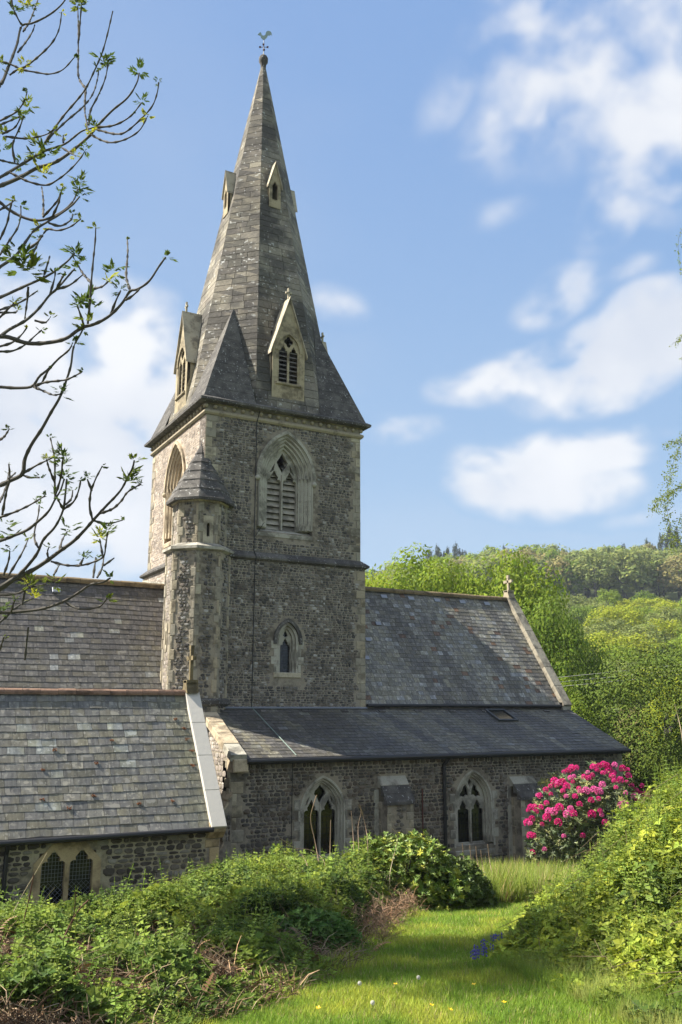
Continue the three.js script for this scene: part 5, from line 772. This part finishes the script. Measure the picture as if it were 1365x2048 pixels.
// bramble spray: three broad leaflets; nettle: a stem of toothed pairs; fern frond; grass tuft
const brambleG = [leafGeo([[0, 0, 0, 1, 0.2, 0, 0.075, 0.026, 0.4], [0, 0, 0, -0.2, 0.25, 0.9, 0.06, 0.022, 0.4], [0, 0, 0, -0.2, 0.25, -0.9, 0.06, 0.022, 0.4], [-0.05, -0.02, 0.0, -0.9, 0.1, 0.3, 0.06, 0.022, 0.4]]), leafGeo([[0, 0, 0, 1, 0.1, 0.2, 0.08, 0.028, 0.3], [0, 0, 0, 0, 0.3, 1, 0.065, 0.025, 0.3], [0, 0, 0, 0.2, 0.3, -1, 0.065, 0.025, 0.3]])];
const nettleG = (() => { const L = []; for (let k = 0; k < 6; k++) { const y = 0.06 + k * 0.055, s = (1 - k * 0.11) * 0.085, t = k * 1.57; for (const a of [t, t + 3.14]) L.push([0, y, 0, Math.cos(a), 0.25, Math.sin(a), s, s * 0.36, 0.3]); } const g = leafGeo(L), st = new MB().cyl(V3(0, -0.15, 0), V3(0, 0.4, 0), 0.005, 0.003, 4).geo(); return mergeGeometries([g, st]); })();
const fernG = (() => { const L = []; for (let k = 1; k < 12; k++) { const t = k / 12, x = t * 0.4, y = 0.14 * Math.sin(t * 2.4); for (const s of [-1, 1]) L.push([x, y, 0, 0.35, -0.05, s, 0.12 * (1 - t * 0.8), 0.018, 0.2]); } return leafGeo(L); })();
const strawG = (() => { const f = rng(951), mb = new MB(); for (let k = 0; k < 5; k++) { const a = V3(rr(-0.1, 0.1, f), rr(0, 0.03, f), rr(-0.1, 0.1, f)), t = f() * 6.28, b = a.clone().add(V3(Math.cos(t) * 0.17, rr(-0.02, 0.12, f), Math.sin(t) * 0.17)), m = a.clone().lerp(b, 0.5).add(V3(0, 0.03, 0)); mb.cyl(a, m, 0.0028, 0.0025, 3); mb.cyl(m, b, 0.0025, 0.001, 3); } return mb.geo(); })();
const tuft = (seed, n, h, w, sp) => { const f = rng(seed), mb = new MB(); for (let k = 0; k < n; k++) { const t = f() * 6.28, o = V3(rr(-sp, sp, f), -0.01, rr(-sp, sp, f)), H = h * rr(0.5, 1.15, f), l = rr(0.1, 0.65, f) * H, d = V3(Math.cos(t), 0, Math.sin(t)), s = V3(-Math.sin(t), 0, Math.cos(t)).multiplyScalar(w), m = o.clone().addScaledVector(d, l * 0.3).add(V3(0, H * 0.6, 0)), e = o.clone().addScaledVector(d, l).add(V3(0, H, 0)); mb.quad(o.clone().sub(s), o.clone().add(s), m.clone().addScaledVector(s, 0.75), m.clone().addScaledVector(s, -0.75)); mb.tri(m.clone().addScaledVector(s, -0.75), m.clone().addScaledVector(s, 0.75), e); } return mb.geo(); };
const lawnG = [tuft(961, 9, 0.085, 0.004, 0.04), tuft(962, 8, 0.12, 0.0042, 0.045)], longG = [tuft(963, 10, 0.3, 0.0042, 0.05), tuft(964, 9, 0.42, 0.0045, 0.06)];
const vary = (c, f, s = 0.25) => { const t = 1 + rr(-s, s, f), h = rr(-0.12, 0.12, f); return [c[0] * t * (1 + h), c[1] * t, c[2] * t * (1 - h)]; };
const ang = (f, tilt = 0.5) => ({ rx: rr(-tilt, tilt, f), ry: f() * 6.28, rz: rr(-tilt, tilt, f) });

{ // lawn and the longer grass beside it
  const f = rng(971), lawn = [[], []], long = [[], []];
  for (let k = 0; k < 105000; k++) {
    const d = 6.2 + 20 * Math.pow(f(), 1.5), a = pathL(d) - 0.35, b = pathR(d) + 0.9, r = rr(a, b, f), [x, z] = xz(d, r); if (Math.abs(r / d) > 0.5) continue; const y = gh(x, z), n = fbm(x * 1.3, z * 1.3, 3, 21), edge = sstep(0.35, 0, r - a) + sstep(0.5, 0, b - r) * 0.4;
    const c = vary(f() < 0.07 ? [0.42, 0.36, 0.15] : m3([0.18, 0.29, 0.028], [0.36, 0.41, 0.05], sstep(0.38, 0.66, n)), f, 0.35); lawn[k & 1].push({ p: V3(x, y, z), s: (0.75 + 0.6 * n + edge * 0.7 * f()) * lerp(1, 1.5, sstep(9, 20, d)), sw: lerp(1, 1.7, sstep(9, 20, d)), c, ...ang(f, 0.2) });
  }
  for (let k = 0; k < 46000; k++) { const d = 6.5 + 19 * Math.pow(f(), 1.3), q = Math.pow(f(), 1.2), r = pathR(d) - 0.25 + q * 2.6, [x, z] = xz(d, r); if (r / d > 0.5) continue; const n = fbm(x * 1.1, z * 1.1, 3, 23), c = vary(m3([0.20, 0.30, 0.035], [0.38, 0.40, 0.11], sstep(0.5, 0.68, n) * 0.8), f, 0.3); long[k & 1].push({ p: V3(x, gh(x, z), z), s: rr(0.5, 1.15, f) * (0.55 + 0.5 * sstep(0, 0.7, q)) * (0.7 + 0.6 * n), c, ...ang(f, 0.3) }); }
  for (let k = 0; k < 9000; k++) { const d = rr(21.2, 25, f), r = pathL(d) + rr(-2.2, 1.9, f), [x, z] = xz(d, r); long[k & 1].push({ p: V3(x, gh(x, z), z), s: rr(1.2, 2.3, f), c: vary(f() < 0.2 ? [0.46, 0.38, 0.17] : [0.28, 0.36, 0.06], f, 0.3), ...ang(f, 0.3) }); }
  const g1 = group('lawn_grass', scene); tag(g1, 'short sunlit grass of the lawn path', 'grass', null, 'stuff'); lawn.forEach((l, i) => inst('grass', lawnG[i], M_grass, g1, l, 'stuff'));
  const W = []; for (let k = 0; k < 1500; k++) { const d = 6.5 + 15 * Math.pow(f(), 1.4), r = rr(pathL(d), pathR(d) + 0.4, f), [x, z] = xz(d, r); if (fbm(x * 0.9, z * 0.9, 2, 51) < 0.5) continue; W.push({ p: V3(x, gh(x, z) + 0.02, z), s: rr(0.5, 1.2, f), c: vary([0.11, 0.2, 0.03], f, 0.3), ...ang(f, 0.25) }); } inst('broad_weeds', leafGeo([0, 1, 2, 3, 4, 5, 6].map((q) => [0, 0, 0, Math.cos(q * 0.9), 0.35, Math.sin(q * 0.9), 0.1, 0.017, 0.3])), M_leaf, g1, W, 'stuff');
  const g2 = group('long_grass', scene); tag(g2, 'long seeding grass along the foot of the bank and the wall', 'grass', null, 'stuff'); long.forEach((l, i) => inst('grass', longG[i], M_grass, g2, l, 'stuff'));
}
// brambles: leaves carried on arching heaps; hv gives the heap height
function thicket(name, label, seed, count, pick, hv, colour, opt = {}) {
  const f = rng(seed), A = [[], []], N = [], S = [];
  for (let k = 0; k < count; k++) {
    const pt = pick(f); if (!pt) continue; const [d, r] = pt, [x, z] = xz(d, r), h = hv(d, r, x, z); if (h < 0.04) continue;
    const u = Math.pow(f(), 0.42), y = gh(x, z) + h * u * rr(0.85, 1.12, f), c = vary(colour(x, z, u, f), f, 0.28);
    if (f() < (opt.nettle ?? 0.05)) N.push({ p: V3(x, gh(x, z) + Math.max(0.02, h * rr(0.8, 1.05, f) - 0.2), z), s: Math.min(1.2, 0.35 + h * rr(0.5, 1.0, f)), c: vary([0.21, 0.29, 0.045], f), ...ang(f, 0.2) });
    else A[k & 1].push({ p: V3(x, y, z), s: rr(0.65, 1.35, f) * (opt.size ?? 1), c, ...ang(f, 0.75) });
    if (f() < 0.02 && h > 0.35) S.push([x, z, h]);
  }
  for (let k = 0; k < (opt.shoots ?? 260); k++) { const pt = pick(f); if (!pt) continue; const [d, r] = pt, [x, z] = xz(d, r), h = hv(d, r, x, z); if (h > 0.12) N.push({ p: V3(x, gh(x, z) + h * 0.85, z), s: rr(0.7, 1.5, f) * Math.min(1, 0.4 + h), sw: rr(0.9, 1.3, f), c: vary([0.24, 0.32, 0.05], f), ...ang(f, 0.35) }); }
  const g = group(name, scene); tag(g, label, 'undergrowth', null, 'stuff'); A.forEach((l, i) => inst('bramble_leaves', brambleG[i], M_leaf, g, l, 'stuff')); if (N.length) inst('nettles', nettleG, M_leaf, g, N, 'stuff');
  const st = new MB(); for (const [x, z, h] of S.slice(0, 600)) { const y = gh(x, z), t = f() * 6.28, L = rr(0.3, 0.9, f), a = V3(x, y, z), m = V3(x + Math.cos(t) * L * 0.4, y + h * 0.95, z + Math.sin(t) * L * 0.4), e = V3(x + Math.cos(t) * L, y + h * 0.7, z + Math.sin(t) * L); st.cyl(a, m, 0.005, 0.004, 4); st.cyl(m, e, 0.004, 0.002, 4); } const s = st.build('bramble_stems', std({ color: lin(0.13, 0.10, 0.05) }), g); s.userData.kind = 'stuff'; return g;
}
const heapL = (d, r, x, z) => { const e = pathL(d) - r, n = fbm(x * 0.8, z * 0.8, 3, 31), back = sstep(12.2, 15.2, d + (0.5 - r) * 0.1); return lerp(0.5, lerp(0.26 * lerp(1, 0.2, sstep(14.5, 18.5, d)), 1.0, sstep(-5.8, -0.6, r)), back) * sstep(0.05, 1.1, e) * (0.15 + 1.4 * n + 0.55 * (n2(x * 1.9, z * 1.9, 43) - 0.25)) + 0.55 * sstep(-2.8, -4.0, r) * sstep(11.5, 9.5, d); };
thicket('bramble_thicket', 'tangled green brambles heaped in front of the low left range', 981, 46000, (f) => { const d = rr(13.2, 21.5, f), r = pathL(d) - 0.2 - Math.pow(f(), 0.9) * (pathL(d) + 0.47 * d + 0.3); const [x, z] = xz(d, r); return z > 5.35 ? [d, r] : null; }, heapL, (x, z, u) => m3([0.06, 0.10, 0.02], [0.25, 0.315, 0.042], sstep(0.3, 0.7, fbm(x * 1.4, z * 1.4, 3, 33))), { nettle: 0.07, size: 1.2 });
thicket('bramble_thicket', 'sparser brambles growing through brown bracken by the lawn', 982, 30000, (f) => { const d = rr(7.6, 13.2, f), r = pathL(d) - 0.1 - f() * (pathL(d) + 0.47 * d); return fbm(d * 0.9, r * 0.9, 3, 35) > 0.39 ? [d, r] : null; }, (d, r, x, z) => heapL(d, r, x, z) * 0.75 + 0.1, (x, z, u) => m3([0.065, 0.115, 0.024], [0.23, 0.31, 0.045], n2(x * 2, z * 2, 3)), { nettle: 0.09, size: 1.1 });
const heapR = (d, r, x, z) => { const e = r - pathR(d) + lerp(-0.15, 0.15, sstep(10.5, 15, d)); return (0.34 + 0.5 * sstep(0.2, 3.0, e)) * sstep(-0.1, 0.7, e) * (0.05 + 1.6 * fbm(x * 0.62, z * 0.62, 3, 37) + 0.75 * (n2(x * 1.7, z * 1.7, 41) - 0.3)) + 0.22 * n2(x * 3.1, z * 3.1, 5); };
thicket('bramble_thicket', 'sunlit yellow green brambles covering the right bank', 983, 60000, (f) => { const d = 7.5 + 17 * Math.pow(f(), 1.05), r = pathR(d) - 0.2 + Math.pow(f(), 0.8) * (0.53 * d - pathR(d) + 1); return r / d < 0.55 ? [d, r] : null; }, heapR, (x, z, u) => m3([0.08, 0.13, 0.02], [0.32, 0.38, 0.045], sstep(0.3, 0.68, fbm(x * 1.3, z * 1.3, 3, 39))), { nettle: 0.1, size: 1.12 });
{ // dead bracken and straw on the left
  const f = rng(985), A = [], B = [];
  for (let k = 0; k < 9500; k++) { const d = rr(7.2, 14.5, f), r = pathL(d) - 0.05 - f() * (pathL(d) + 0.48 * d), [x, z] = xz(d, r); if (fbm(d * 0.9, r * 0.9, 3, 35) > 0.60 && f() < 0.8) continue; const h = heapL(d, r, x, z); A.push({ p: V3(x, gh(x, z) + h * 0.5 * f(), z), s: rr(0.7, 1.7, f), c: vary(f() < 0.4 ? [0.34, 0.25, 0.16] : [0.13, 0.085, 0.055], f, 0.35), ...ang(f, 0.5) }); if (f() < 0.1) B.push({ p: V3(x, gh(x, z) + h * 0.5 * f(), z), s: rr(0.5, 1.1, f), c: vary([0.22, 0.14, 0.085], f, 0.3), ...ang(f, 0.7) }); }
  for (let k = 0; k < 1500; k++) { const d = rr(14, 19, f), r = pathL(d) - rr(0.0, 2.6, f), [x, z] = xz(d, r); A.push({ p: V3(x, gh(x, z) + f() * 0.4, z), s: rr(0.8, 1.6, f), c: vary([0.26, 0.17, 0.11], f, 0.35), ...ang(f, 0.7) }); }
  const g = group('dead_bracken', scene); tag(g, 'brown dead bracken and straw lying beside the lawn', 'undergrowth', null, 'stuff'); inst('straw', strawG, M_dry, g, A, 'stuff'); inst('dead_fronds', fernG, M_dry, g, B, 'stuff');
}
// a leafy bush: whorls of leaves through the outer shell of an uneven dome
function shrub(name, label, cat, d, r, R, H, whorl, mat, count, colour, seed, grp) {
  const [x, z] = xz(d, r), y = gh(x, z), g = group(name, scene); g.position.set(x, y, z); tag(g, label, cat, grp); const f = rng(seed), L = [];
  for (let k = 0; k < count; k++) { const t = f() * 6.283, u = Math.pow(f(), 0.8), q = Math.sqrt(1 - u * u * 0.98), b = 0.75 + 0.4 * fbm(Math.cos(t) * q * 2.2 + 5, Math.sin(t) * q * 2.2 + u * 2, 3, seed % 50), k2 = Math.pow(f(), 0.3) * b; L.push({ p: V3(R * q * Math.cos(t) * k2, H * u * k2 + 0.05, R * q * Math.sin(t) * k2), s: rr(0.7, 1.25, f), c: vary(colour(f, u), f, 0.25), rx: rr(-0.6, 0.6, f) + Math.sin(t) * q * 0.7, ry: f() * 6.28, rz: rr(-0.6, 0.6, f) - Math.cos(t) * q * 0.7 }); }
  inst('leaves', whorl, mat, g, L, 'stuff'); const st = new MB(); for (let k = 0; k < 11; k++) { const t = f() * 6.28, q = rr(0.2, 0.75, f); st.cyl(V3(rr(-0.12, 0.12, f), -0.2, rr(-0.12, 0.12, f)), V3(Math.cos(t) * R * q, H * rr(0.5, 0.85, f), Math.sin(t) * R * q), 0.03, 0.01, 5); } st.build('stems', bark, g); return g;
}
const whorlG = (n, L, w, lift) => { const a = []; for (let k = 0; k < n; k++) { const t = k / n * 6.283 + (k % 2) * 0.2; a.push([0, 0, 0, Math.cos(t), lift + (k % 3) * 0.15, Math.sin(t), L * (0.85 + (k % 3) * 0.12), w, 0.25]); } return leafGeo(a); };
shrub('laurel_shrub', 'glossy yellow green shrub in front of the first buttress', 'shrub', 20.3, 1.35, 1.5, 1.6, whorlG(7, 0.11, 0.022, 0.35), M_gloss, 2600, (f, u) => (f() < 0.3 ? [0.30, 0.33, 0.05] : [0.13, 0.19, 0.03]), 991);
shrub('laurel_shrub', 'dark glossy shrub where the lawn turns towards the church', 'shrub', 20.6, 2.55, 0.95, 1.15, whorlG(7, 0.1, 0.02, 0.3), M_gloss, 1500, (f) => [0.08, 0.12, 0.022], 992);
shrub('leafy_bush', 'pale leafy bush between the left brambles and the aisle window', 'shrub', 19.2, -0.9, 1.3, 1.1, brambleG[0], M_leaf, 3600, (f) => [0.25, 0.33, 0.06], 993);
shrub('leafy_bush', 'low dark leafy clump at the edge of the lawn', 'shrub', 13.2, -0.45, 0.8, 0.62, brambleG[1], M_leaf, 2300, (f) => [0.09, 0.17, 0.035], 994);
{ // pink rhododendron
  const D0 = 26.8, R0 = 7.25, R = 2.1, H = 3.6;
  const g = shrub('rhododendron', 'rhododendron bush covered in magenta pink flower heads', 'shrub', D0, R0, R, H, whorlG(8, 0.15, 0.024, 0.15), M_gloss, 2300, (f) => (f() < 0.3 ? [0.20, 0.22, 0.085] : [0.085, 0.115, 0.045]), 995);
  const f = rng(996), tg = (seed) => { const q = rng(seed), mb = new MB(); for (let i = 0; i < 26; i++) { const y = 1 - 1.6 * (i + 0.5) / 26, k = Math.sqrt(Math.max(0, 1 - y * y)), t = i * 2.4, n = V3(k * Math.cos(t), y, k * Math.sin(t)), c = n.clone().multiplyScalar(0.068), a = V3(-Math.sin(t), 0, Math.cos(t)), b = n.clone().cross(a), s = rr(0.8, 1.2, q); mb.col([s, s * rr(0.8, 1.2, q), s]); for (let j = 0; j < 5; j++) { const u = j / 5 * 6.283, v = (j + 1) / 5 * 6.283, e = (w, rad, o) => c.clone().addScaledVector(n, o).addScaledVector(a, rad * Math.cos(w)).addScaledVector(b, rad * Math.sin(w)); mb.tri(c, e(u, 0.02, 0.028), e((u + v) / 2, 0.032, 0.034)); mb.tri(c, e((u + v) / 2, 0.032, 0.034), e(v, 0.02, 0.028)); } } return mb.geo(); };
  const geos = [tg(1001), tg(1002), tg(1003)], mats = [leafMat(0.70, 0.045, 0.27, { transmission: 0.3 }), leafMat(0.74, 0.17, 0.42, { transmission: 0.3 }), leafMat(0.58, 0.025, 0.19, { transmission: 0.3 })];
  // where the flower heads show, read from the photograph
  const T = [[305, 195], [345, 185], [375, 160], [418, 158], [222, 280], [262, 295], [290, 290], [185, 325], [240, 322], [330, 325], [143, 355], [188, 395], [90, 408], [70, 405], [150, 475], [395, 235], [385, 285], [365, 250], [485, 240], [520, 200], [525, 250], [570, 155], [618, 142], [660, 130], [690, 140], [760, 132], [605, 180], [655, 205], [710, 170], [740, 235], [750, 205], [755, 275], [830, 165], [878, 175], [885, 230], [810, 270], [870, 290], [910, 318], [1005, 318], [772, 335], [650, 310], [575, 355], [620, 372], [505, 365], [448, 372], [440, 345], [405, 415], [325, 415], [295, 365], [445, 485], [550, 450], [615, 435], [365, 525], [390, 570], [335, 575], [265, 515], [170, 550], [215, 550], [153, 605], [110, 663], [255, 648], [60, 550], [45, 505], [10, 515], [100, 510], [20, 615], [5, 655], [35, 765], [5, 765], [132, 890], [22, 920], [475, 765], [678, 650], [630, 545], [555, 575], [645, 580], [850, 490], [820, 495], [858, 382], [930, 415], [950, 370], [990, 390], [965, 450], [1002, 440], [1040, 405], [100, 1030], [135, 1060], [305, 770], [700, 185], [560, 225], [-15, 540], [-20, 650]];
  const wp = V3(); for (const [a, b] of T) { const px = 1060 + a * 0.2234, py = 1500 + b * 0.2234, dx = (px - 1172) / 122, dy = (py - 1640) / 110, k = Math.sqrt(Math.max(0.05, 1 - Math.min(0.95, dx * dx + dy * dy))), p = atD(px, py, D0 - R * 0.85 * k + 0.1); const m = mk('flower_head', geos[Math.floor(f() * 3)], mats[f() < 0.55 ? 0 : f() < 0.6 ? 1 : 2], g); m.position.copy(p).sub(g.position); m.scale.setScalar(rr(0.6, 1.2, f)); m.rotation.set(rr(-0.5, 0.6, f), f() * 6.28, rr(-0.4, 0.4, f)); }
}
{ // bluebells, dandelion clocks and buttercups in the grass
  const bl = std({ color: lin(0.09, 0.08, 0.30), roughness: 0.7 }), stem = std({ color: lin(0.09, 0.15, 0.03) }), f = rng(1011);
  const groundAt = (px, py) => { let lo = 4, hi = 40; for (let i = 0; i < 40; i++) { const m = (lo + hi) / 2, p = atD(px, py, m); if (p.y < gh(p.x, p.z)) hi = m; else lo = m; } const p = atD(px, py, lo); p.y = gh(p.x, p.z); return p; };
  globalThis.__ga = groundAt;
  const bb = new MB(); bb.cyl(V3(0, -0.02, 0), V3(0.02, 0.25, 0), 0.004, 0.003, 4); const stemG = bb.geo(); const bells = new MB(); for (let k = 0; k < 8; k++) { const y = 0.17 + k * 0.014, t = k * 2.1, c = V3(0.015 + Math.cos(t) * 0.018, y, Math.sin(t) * 0.018); bells.cyl(c, c.clone().add(V3(Math.cos(t) * 0.012, -0.024, Math.sin(t) * 0.012)), 0.006, 0.012, 6); } const bellG = bells.geo();
  const lab = ['bluebell with nodding violet blue flowers at the edge of the long grass'];
  for (const [px, py] of [[945, 1945], [950, 1935], [957, 1942], [962, 1930], [966, 1922], [973, 1930], [978, 1916], [984, 1924], [990, 1912], [996, 1918], [1002, 1908], [1008, 1914], [1014, 1906], [968, 1938], [955, 1928], [988, 1905], [1020, 1904], [1030, 1912]]) { const p = groundAt(px, py), g = group('bluebell', scene); g.position.copy(p); g.rotation.y = f() * 6.28; g.scale.setScalar(rr(0.75, 1.1, f)); tag(g, lab[0], 'flower', 'bluebells beside the lawn'); mk('stem', stemG, stem, g); mk('bells', bellG, bl, g); }
  const ck = new MB(); for (let i = 0; i < 60; i++) { const y = 1 - 2 * (i + 0.5) / 60, k = Math.sqrt(1 - y * y), t = i * 2.4, n = V3(k * Math.cos(t), y, k * Math.sin(t)), c = V3(0, 0.2, 0), e = c.clone().addScaledVector(n, 0.025); ck.cyl(c, e, 0.0006, 0.0006, 3); const a = V3(-Math.sin(t), 0, Math.cos(t)), b = n.clone().cross(a); ck.tri(e.clone().addScaledVector(a, 0.006), e.clone().addScaledVector(b, 0.006), e.clone().addScaledVector(a, -0.006)); ck.tri(e.clone().addScaledVector(a, -0.006), e.clone().addScaledVector(b, -0.006), e.clone().addScaledVector(a, 0.006)); } const clockG = ck.geo(), cs = new MB().cyl(V3(0, -0.03, 0), V3(0, 0.2, 0), 0.003, 0.0025, 4).geo(), white = std({ color: lin(0.5, 0.49, 0.45), roughness: 1 });
  for (const [px, py, l] of [[838, 1990, 'tall dandelion clock standing alone in the shaded lawn'], [720, 2003, 'dandelion clock at the left rim of the lawn near the bracken'], [746, 2046, 'dandelion clock in the sunlit grass below the bracken'], [1085, 1900, 'dandelion clock among the long grass beside the bluebells']]) { const p = groundAt(px, py), g = group('dandelion_clock', scene); g.position.copy(p); g.scale.setScalar(0.85); tag(g, l, 'flower', 'dandelion clocks in the lawn'); mk('stem', cs, stem, g); mk('seed_head', clockG, white, g); }
  const bc = new MB(); for (let j = 0; j < 5; j++) { const t = j * 1.2566, s = V3(-Math.sin(t), 0, Math.cos(t)).multiplyScalar(0.009), o = V3(0, 0.11, 0), e = V3(Math.cos(t) * 0.02, 0.118, Math.sin(t) * 0.02); bc.quad(o, e.clone().sub(s), e.clone().add(V3(Math.cos(t) * 0.006, 0.004, Math.sin(t) * 0.006)), e.clone().add(s)); } const bcG = bc.geo(), bs = new MB().cyl(V3(0, -0.02, 0), V3(0, 0.11, 0), 0.002, 0.0015, 4).geo(), yel = std({ color: lin(0.72, 0.46, 0.01), roughness: 0.4 });
  for (const [px, py] of [[950, 1992], [792, 1992], [895, 2044], [1008, 2030], [640, 2040], [1185, 1880], [700, 1900], [860, 2036]]) { const p = groundAt(px, py), g = group('buttercup', scene); g.position.copy(p); g.rotation.set(rr(-0.3, 0.3, f), f() * 6, rr(-0.3, 0.3, f)); tag(g, 'small yellow buttercup in the lawn', 'flower', 'buttercups in the lawn'); mk('stem', bs, stem, g); mk('petals', bcG, yel, g); }
}
{ // tall dry stalks standing out of the undergrowth, each traced as it bends
  const dry = std({ color: lin(0.30, 0.21, 0.14), roughness: 0.9 }), red = std({ color: lin(0.13, 0.06, 0.035), roughness: 0.9 }), pale = std({ color: lin(0.42, 0.34, 0.22), roughness: 0.9 });
  const stalk = (pts, d, r, m, label) => { const P = pts.map(([x, y], i) => atD(x, y, d + 0.25 * Math.sin(i * 1.3))); const foot = P[0].clone(); foot.y = Math.min(foot.y, gh(foot.x, foot.z)) - 0.02; const c = new THREE.CatmullRomCurve3([foot, ...P]); const t = mk(numbered('dry_stalk'), new THREE.TubeGeometry(c, 18, r, 5), m, scene); tag(t, label, 'stalk', 'dry stalks in the undergrowth'); };
  stalk([[32, 1930], [46, 1850], [58, 1800], [68, 1750]], 10.5, 0.007, red, 'long red brown stalk leaning across the low left window');
  stalk([[8, 1870], [40, 1800], [75, 1740], [95, 1705]], 12, 0.005, pale, 'thin pale stalk slanting over the left edge of the low window');
  stalk([[70, 1850], [90, 1800], [110, 1775]], 12.5, 0.005, pale, 'short pale stalk in front of the low window');
  stalk([[118, 1905], [140, 1850], [158, 1820], [178, 1800]], 10.8, 0.008, red, 'stout brown stalk below the low window mullion');
  stalk([[128, 1905], [140, 1865], [148, 1830], [152, 1784]], 11.2, 0.006, red, 'upright brown stalk crossing the window light');
  stalk([[375, 1935], [380, 1900], [392, 1868]], 11.5, 0.004, pale, 'thin straight stalk above the straw heap');
  stalk([[640, 1745], [632, 1690], [622, 1640], [626, 1615], [634, 1590]], 18.5, 0.009, dry, 'curved bare stem in front of the first pointed window');
  stalk([[660, 1740], [661, 1690], [662, 1640]], 18.8, 0.008, dry, 'straight bare stem beside the window mullion');
  stalk([[618, 1745], [605, 1710], [580, 1690], [560, 1676]], 18.2, 0.008, dry, 'bare stem arching left below the pointed window');
  stalk([[650, 1728], [640, 1712], [620, 1700], [592, 1697]], 18.4, 0.007, dry, 'second arching stem crossing the window sill');
  stalk([[708, 1705], [706, 1660], [703, 1622]], 19, 0.006, dry, 'thin grey stem against the wall right of the window');
  stalk([[718, 1700], [717, 1650], [723, 1625], [717, 1610]], 19, 0.006, dry, 'hooked grey stem against the wall right of the window');
  stalk([[736, 1690], [732, 1655], [725, 1625], [720, 1609]], 19.1, 0.006, dry, 'leaning grey stem close to the hooked stem');
  stalk([[780, 1752], [788, 1712], [796, 1680], [792, 1664], [785, 1657]], 19, 0.008, pale, 'pale hooked stem rising from the glossy shrub');
  for (const [a, b] of [[925, 1686], [940, 1690], [952, 1692], [962, 1700], [976, 1688]]) stalk([[a + 8, b + 60], [a + 3, b + 28], [a, b]], 22.2, 0.008, dry, 'short tan grass stalk below the second pointed window');
  stalk([[1364, 1470], [1357, 1435], [1350, 1408]], 24, 0.008, pale, 'cut pale branch standing out of the glossy evergreen');
  // heap of cut reeds
  const f = rng(1021), g = group('straw_heap', scene); tag(g, 'heap of broken tan reeds beside the lawn', 'reeds'); for (let k = 0; k < 46; k++) { const a = atD(rr(380, 450, f), rr(1935, 1990, f), 10.9), t = k < 9 ? atD(rr(455, 485, f), rr(1895, 1925, f), 10.8) : a.clone().add(V3(rr(-0.4, 0.4, f), rr(-0.05, 0.3, f), rr(-0.3, 0.3, f))); a.y = Math.max(a.y, gh(a.x, a.z) + 0.02); new MB().cyl(a, t, 0.007, 0.005, 5).build('reed', k % 3 ? pale : dry, g); }
  for (const [x0, y0, x1, y1] of [[190, 2008, 330, 2016], [345, 2001, 385, 1998], [420, 1990, 480, 1984], [200, 2036, 337, 2036], [430, 2014, 472, 2010], [40, 1985, 190, 1975]]) { const a = globalThis.__ga(x0, y0), b = globalThis.__ga(x1, y1); a.y += 0.05; b.y += 0.05; const t = new MB().cyl(a, b, 0.011, 0.007, 6).build(numbered('fallen_reed'), pale, scene); tag(t, 'long pale reed lying on the bracken', 'reed', 'fallen reeds on the bracken'); }
}
{ // birch at the right edge: hanging twigs with small leaves
  const g = group('birch_tree', scene), d = 30, [bx, bz] = xz(d, 15.2), y = gh(bx, bz); tag(g, 'birch tree with hanging leafy twigs beside the hedge', 'tree'); const f = rng(1031), tr = new MB(); tr.cyl(V3(bx, y - 0.3, bz), V3(bx + 0.3, y + 9, bz), 0.2, 0.13, 8).cyl(V3(bx + 0.3, y + 9, bz), V3(bx, y + 21, bz), 0.13, 0.04, 8); tr.build('trunk', std({ color: lin(0.5, 0.48, 0.44), map: dressTex }), g);
  const L = [], tw = new MB(); const strand = (pts, n, spread) => { const P = pts.map(([a, b]) => atD(a, b, d)); const c = new THREE.CatmullRomCurve3(P); const q = c.getSpacedPoints(14); for (let i = 0; i < 14; i++) tw.cyl(q[i], q[i + 1], 0.012 - i * 0.0006, 0.011 - i * 0.0006, 4); for (let k = 0; k < n; k++) { const p = c.getPointAt(Math.pow(f(), 0.7)); L.push({ p: p.add(V3(rr(-1, 1, f) * spread, rr(-1, 0.6, f) * spread, rr(-1, 1, f) * spread)), s: rr(0.7, 1.3, f), c: vary([0.22, 0.27, 0.05], f), ...ang(f, 1.2) }); } };
  strand([[1480, 760], [1420, 820], [1375, 870], [1345, 930], [1335, 1000], [1342, 1085]], 620, 0.22); strand([[1480, 800], [1410, 860], [1360, 880], [1328, 890]], 260, 0.12); strand([[1470, 880], [1400, 940], [1350, 980], [1315, 1000], [1308, 1022]], 420, 0.16); strand([[1480, 900], [1400, 980], [1362, 1060], [1355, 1100]], 400, 0.22); strand([[1500, 600], [1420, 640], [1370, 670], [1343, 690]], 130, 0.1); strand([[1500, 380], [1420, 420], [1372, 450], [1358, 475], [1362, 550]], 60, 0.08); strand([[1500, 640], [1400, 690], [1362, 720]], 60, 0.1);
  tw.build('hanging_twigs', ashBark, g); inst('leaves', leafGeo([[0, 0, 0, 1, -0.3, 0, 0.07, 0.026, 0.2], [0.03, -0.05, 0.03, -0.5, -0.5, 0.8, 0.06, 0.022, 0.2]]), M_leaf, g, L, 'stuff');
}
scene.fog = new THREE.FogExp2(new THREE.Color().setRGB(0.72, 0.82, 0.95), 0.00024);
scene.traverse((o) => { if (o.isMesh) { o.castShadow = true; o.receiveShadow = true; } });
renderer.render(scene, camera);
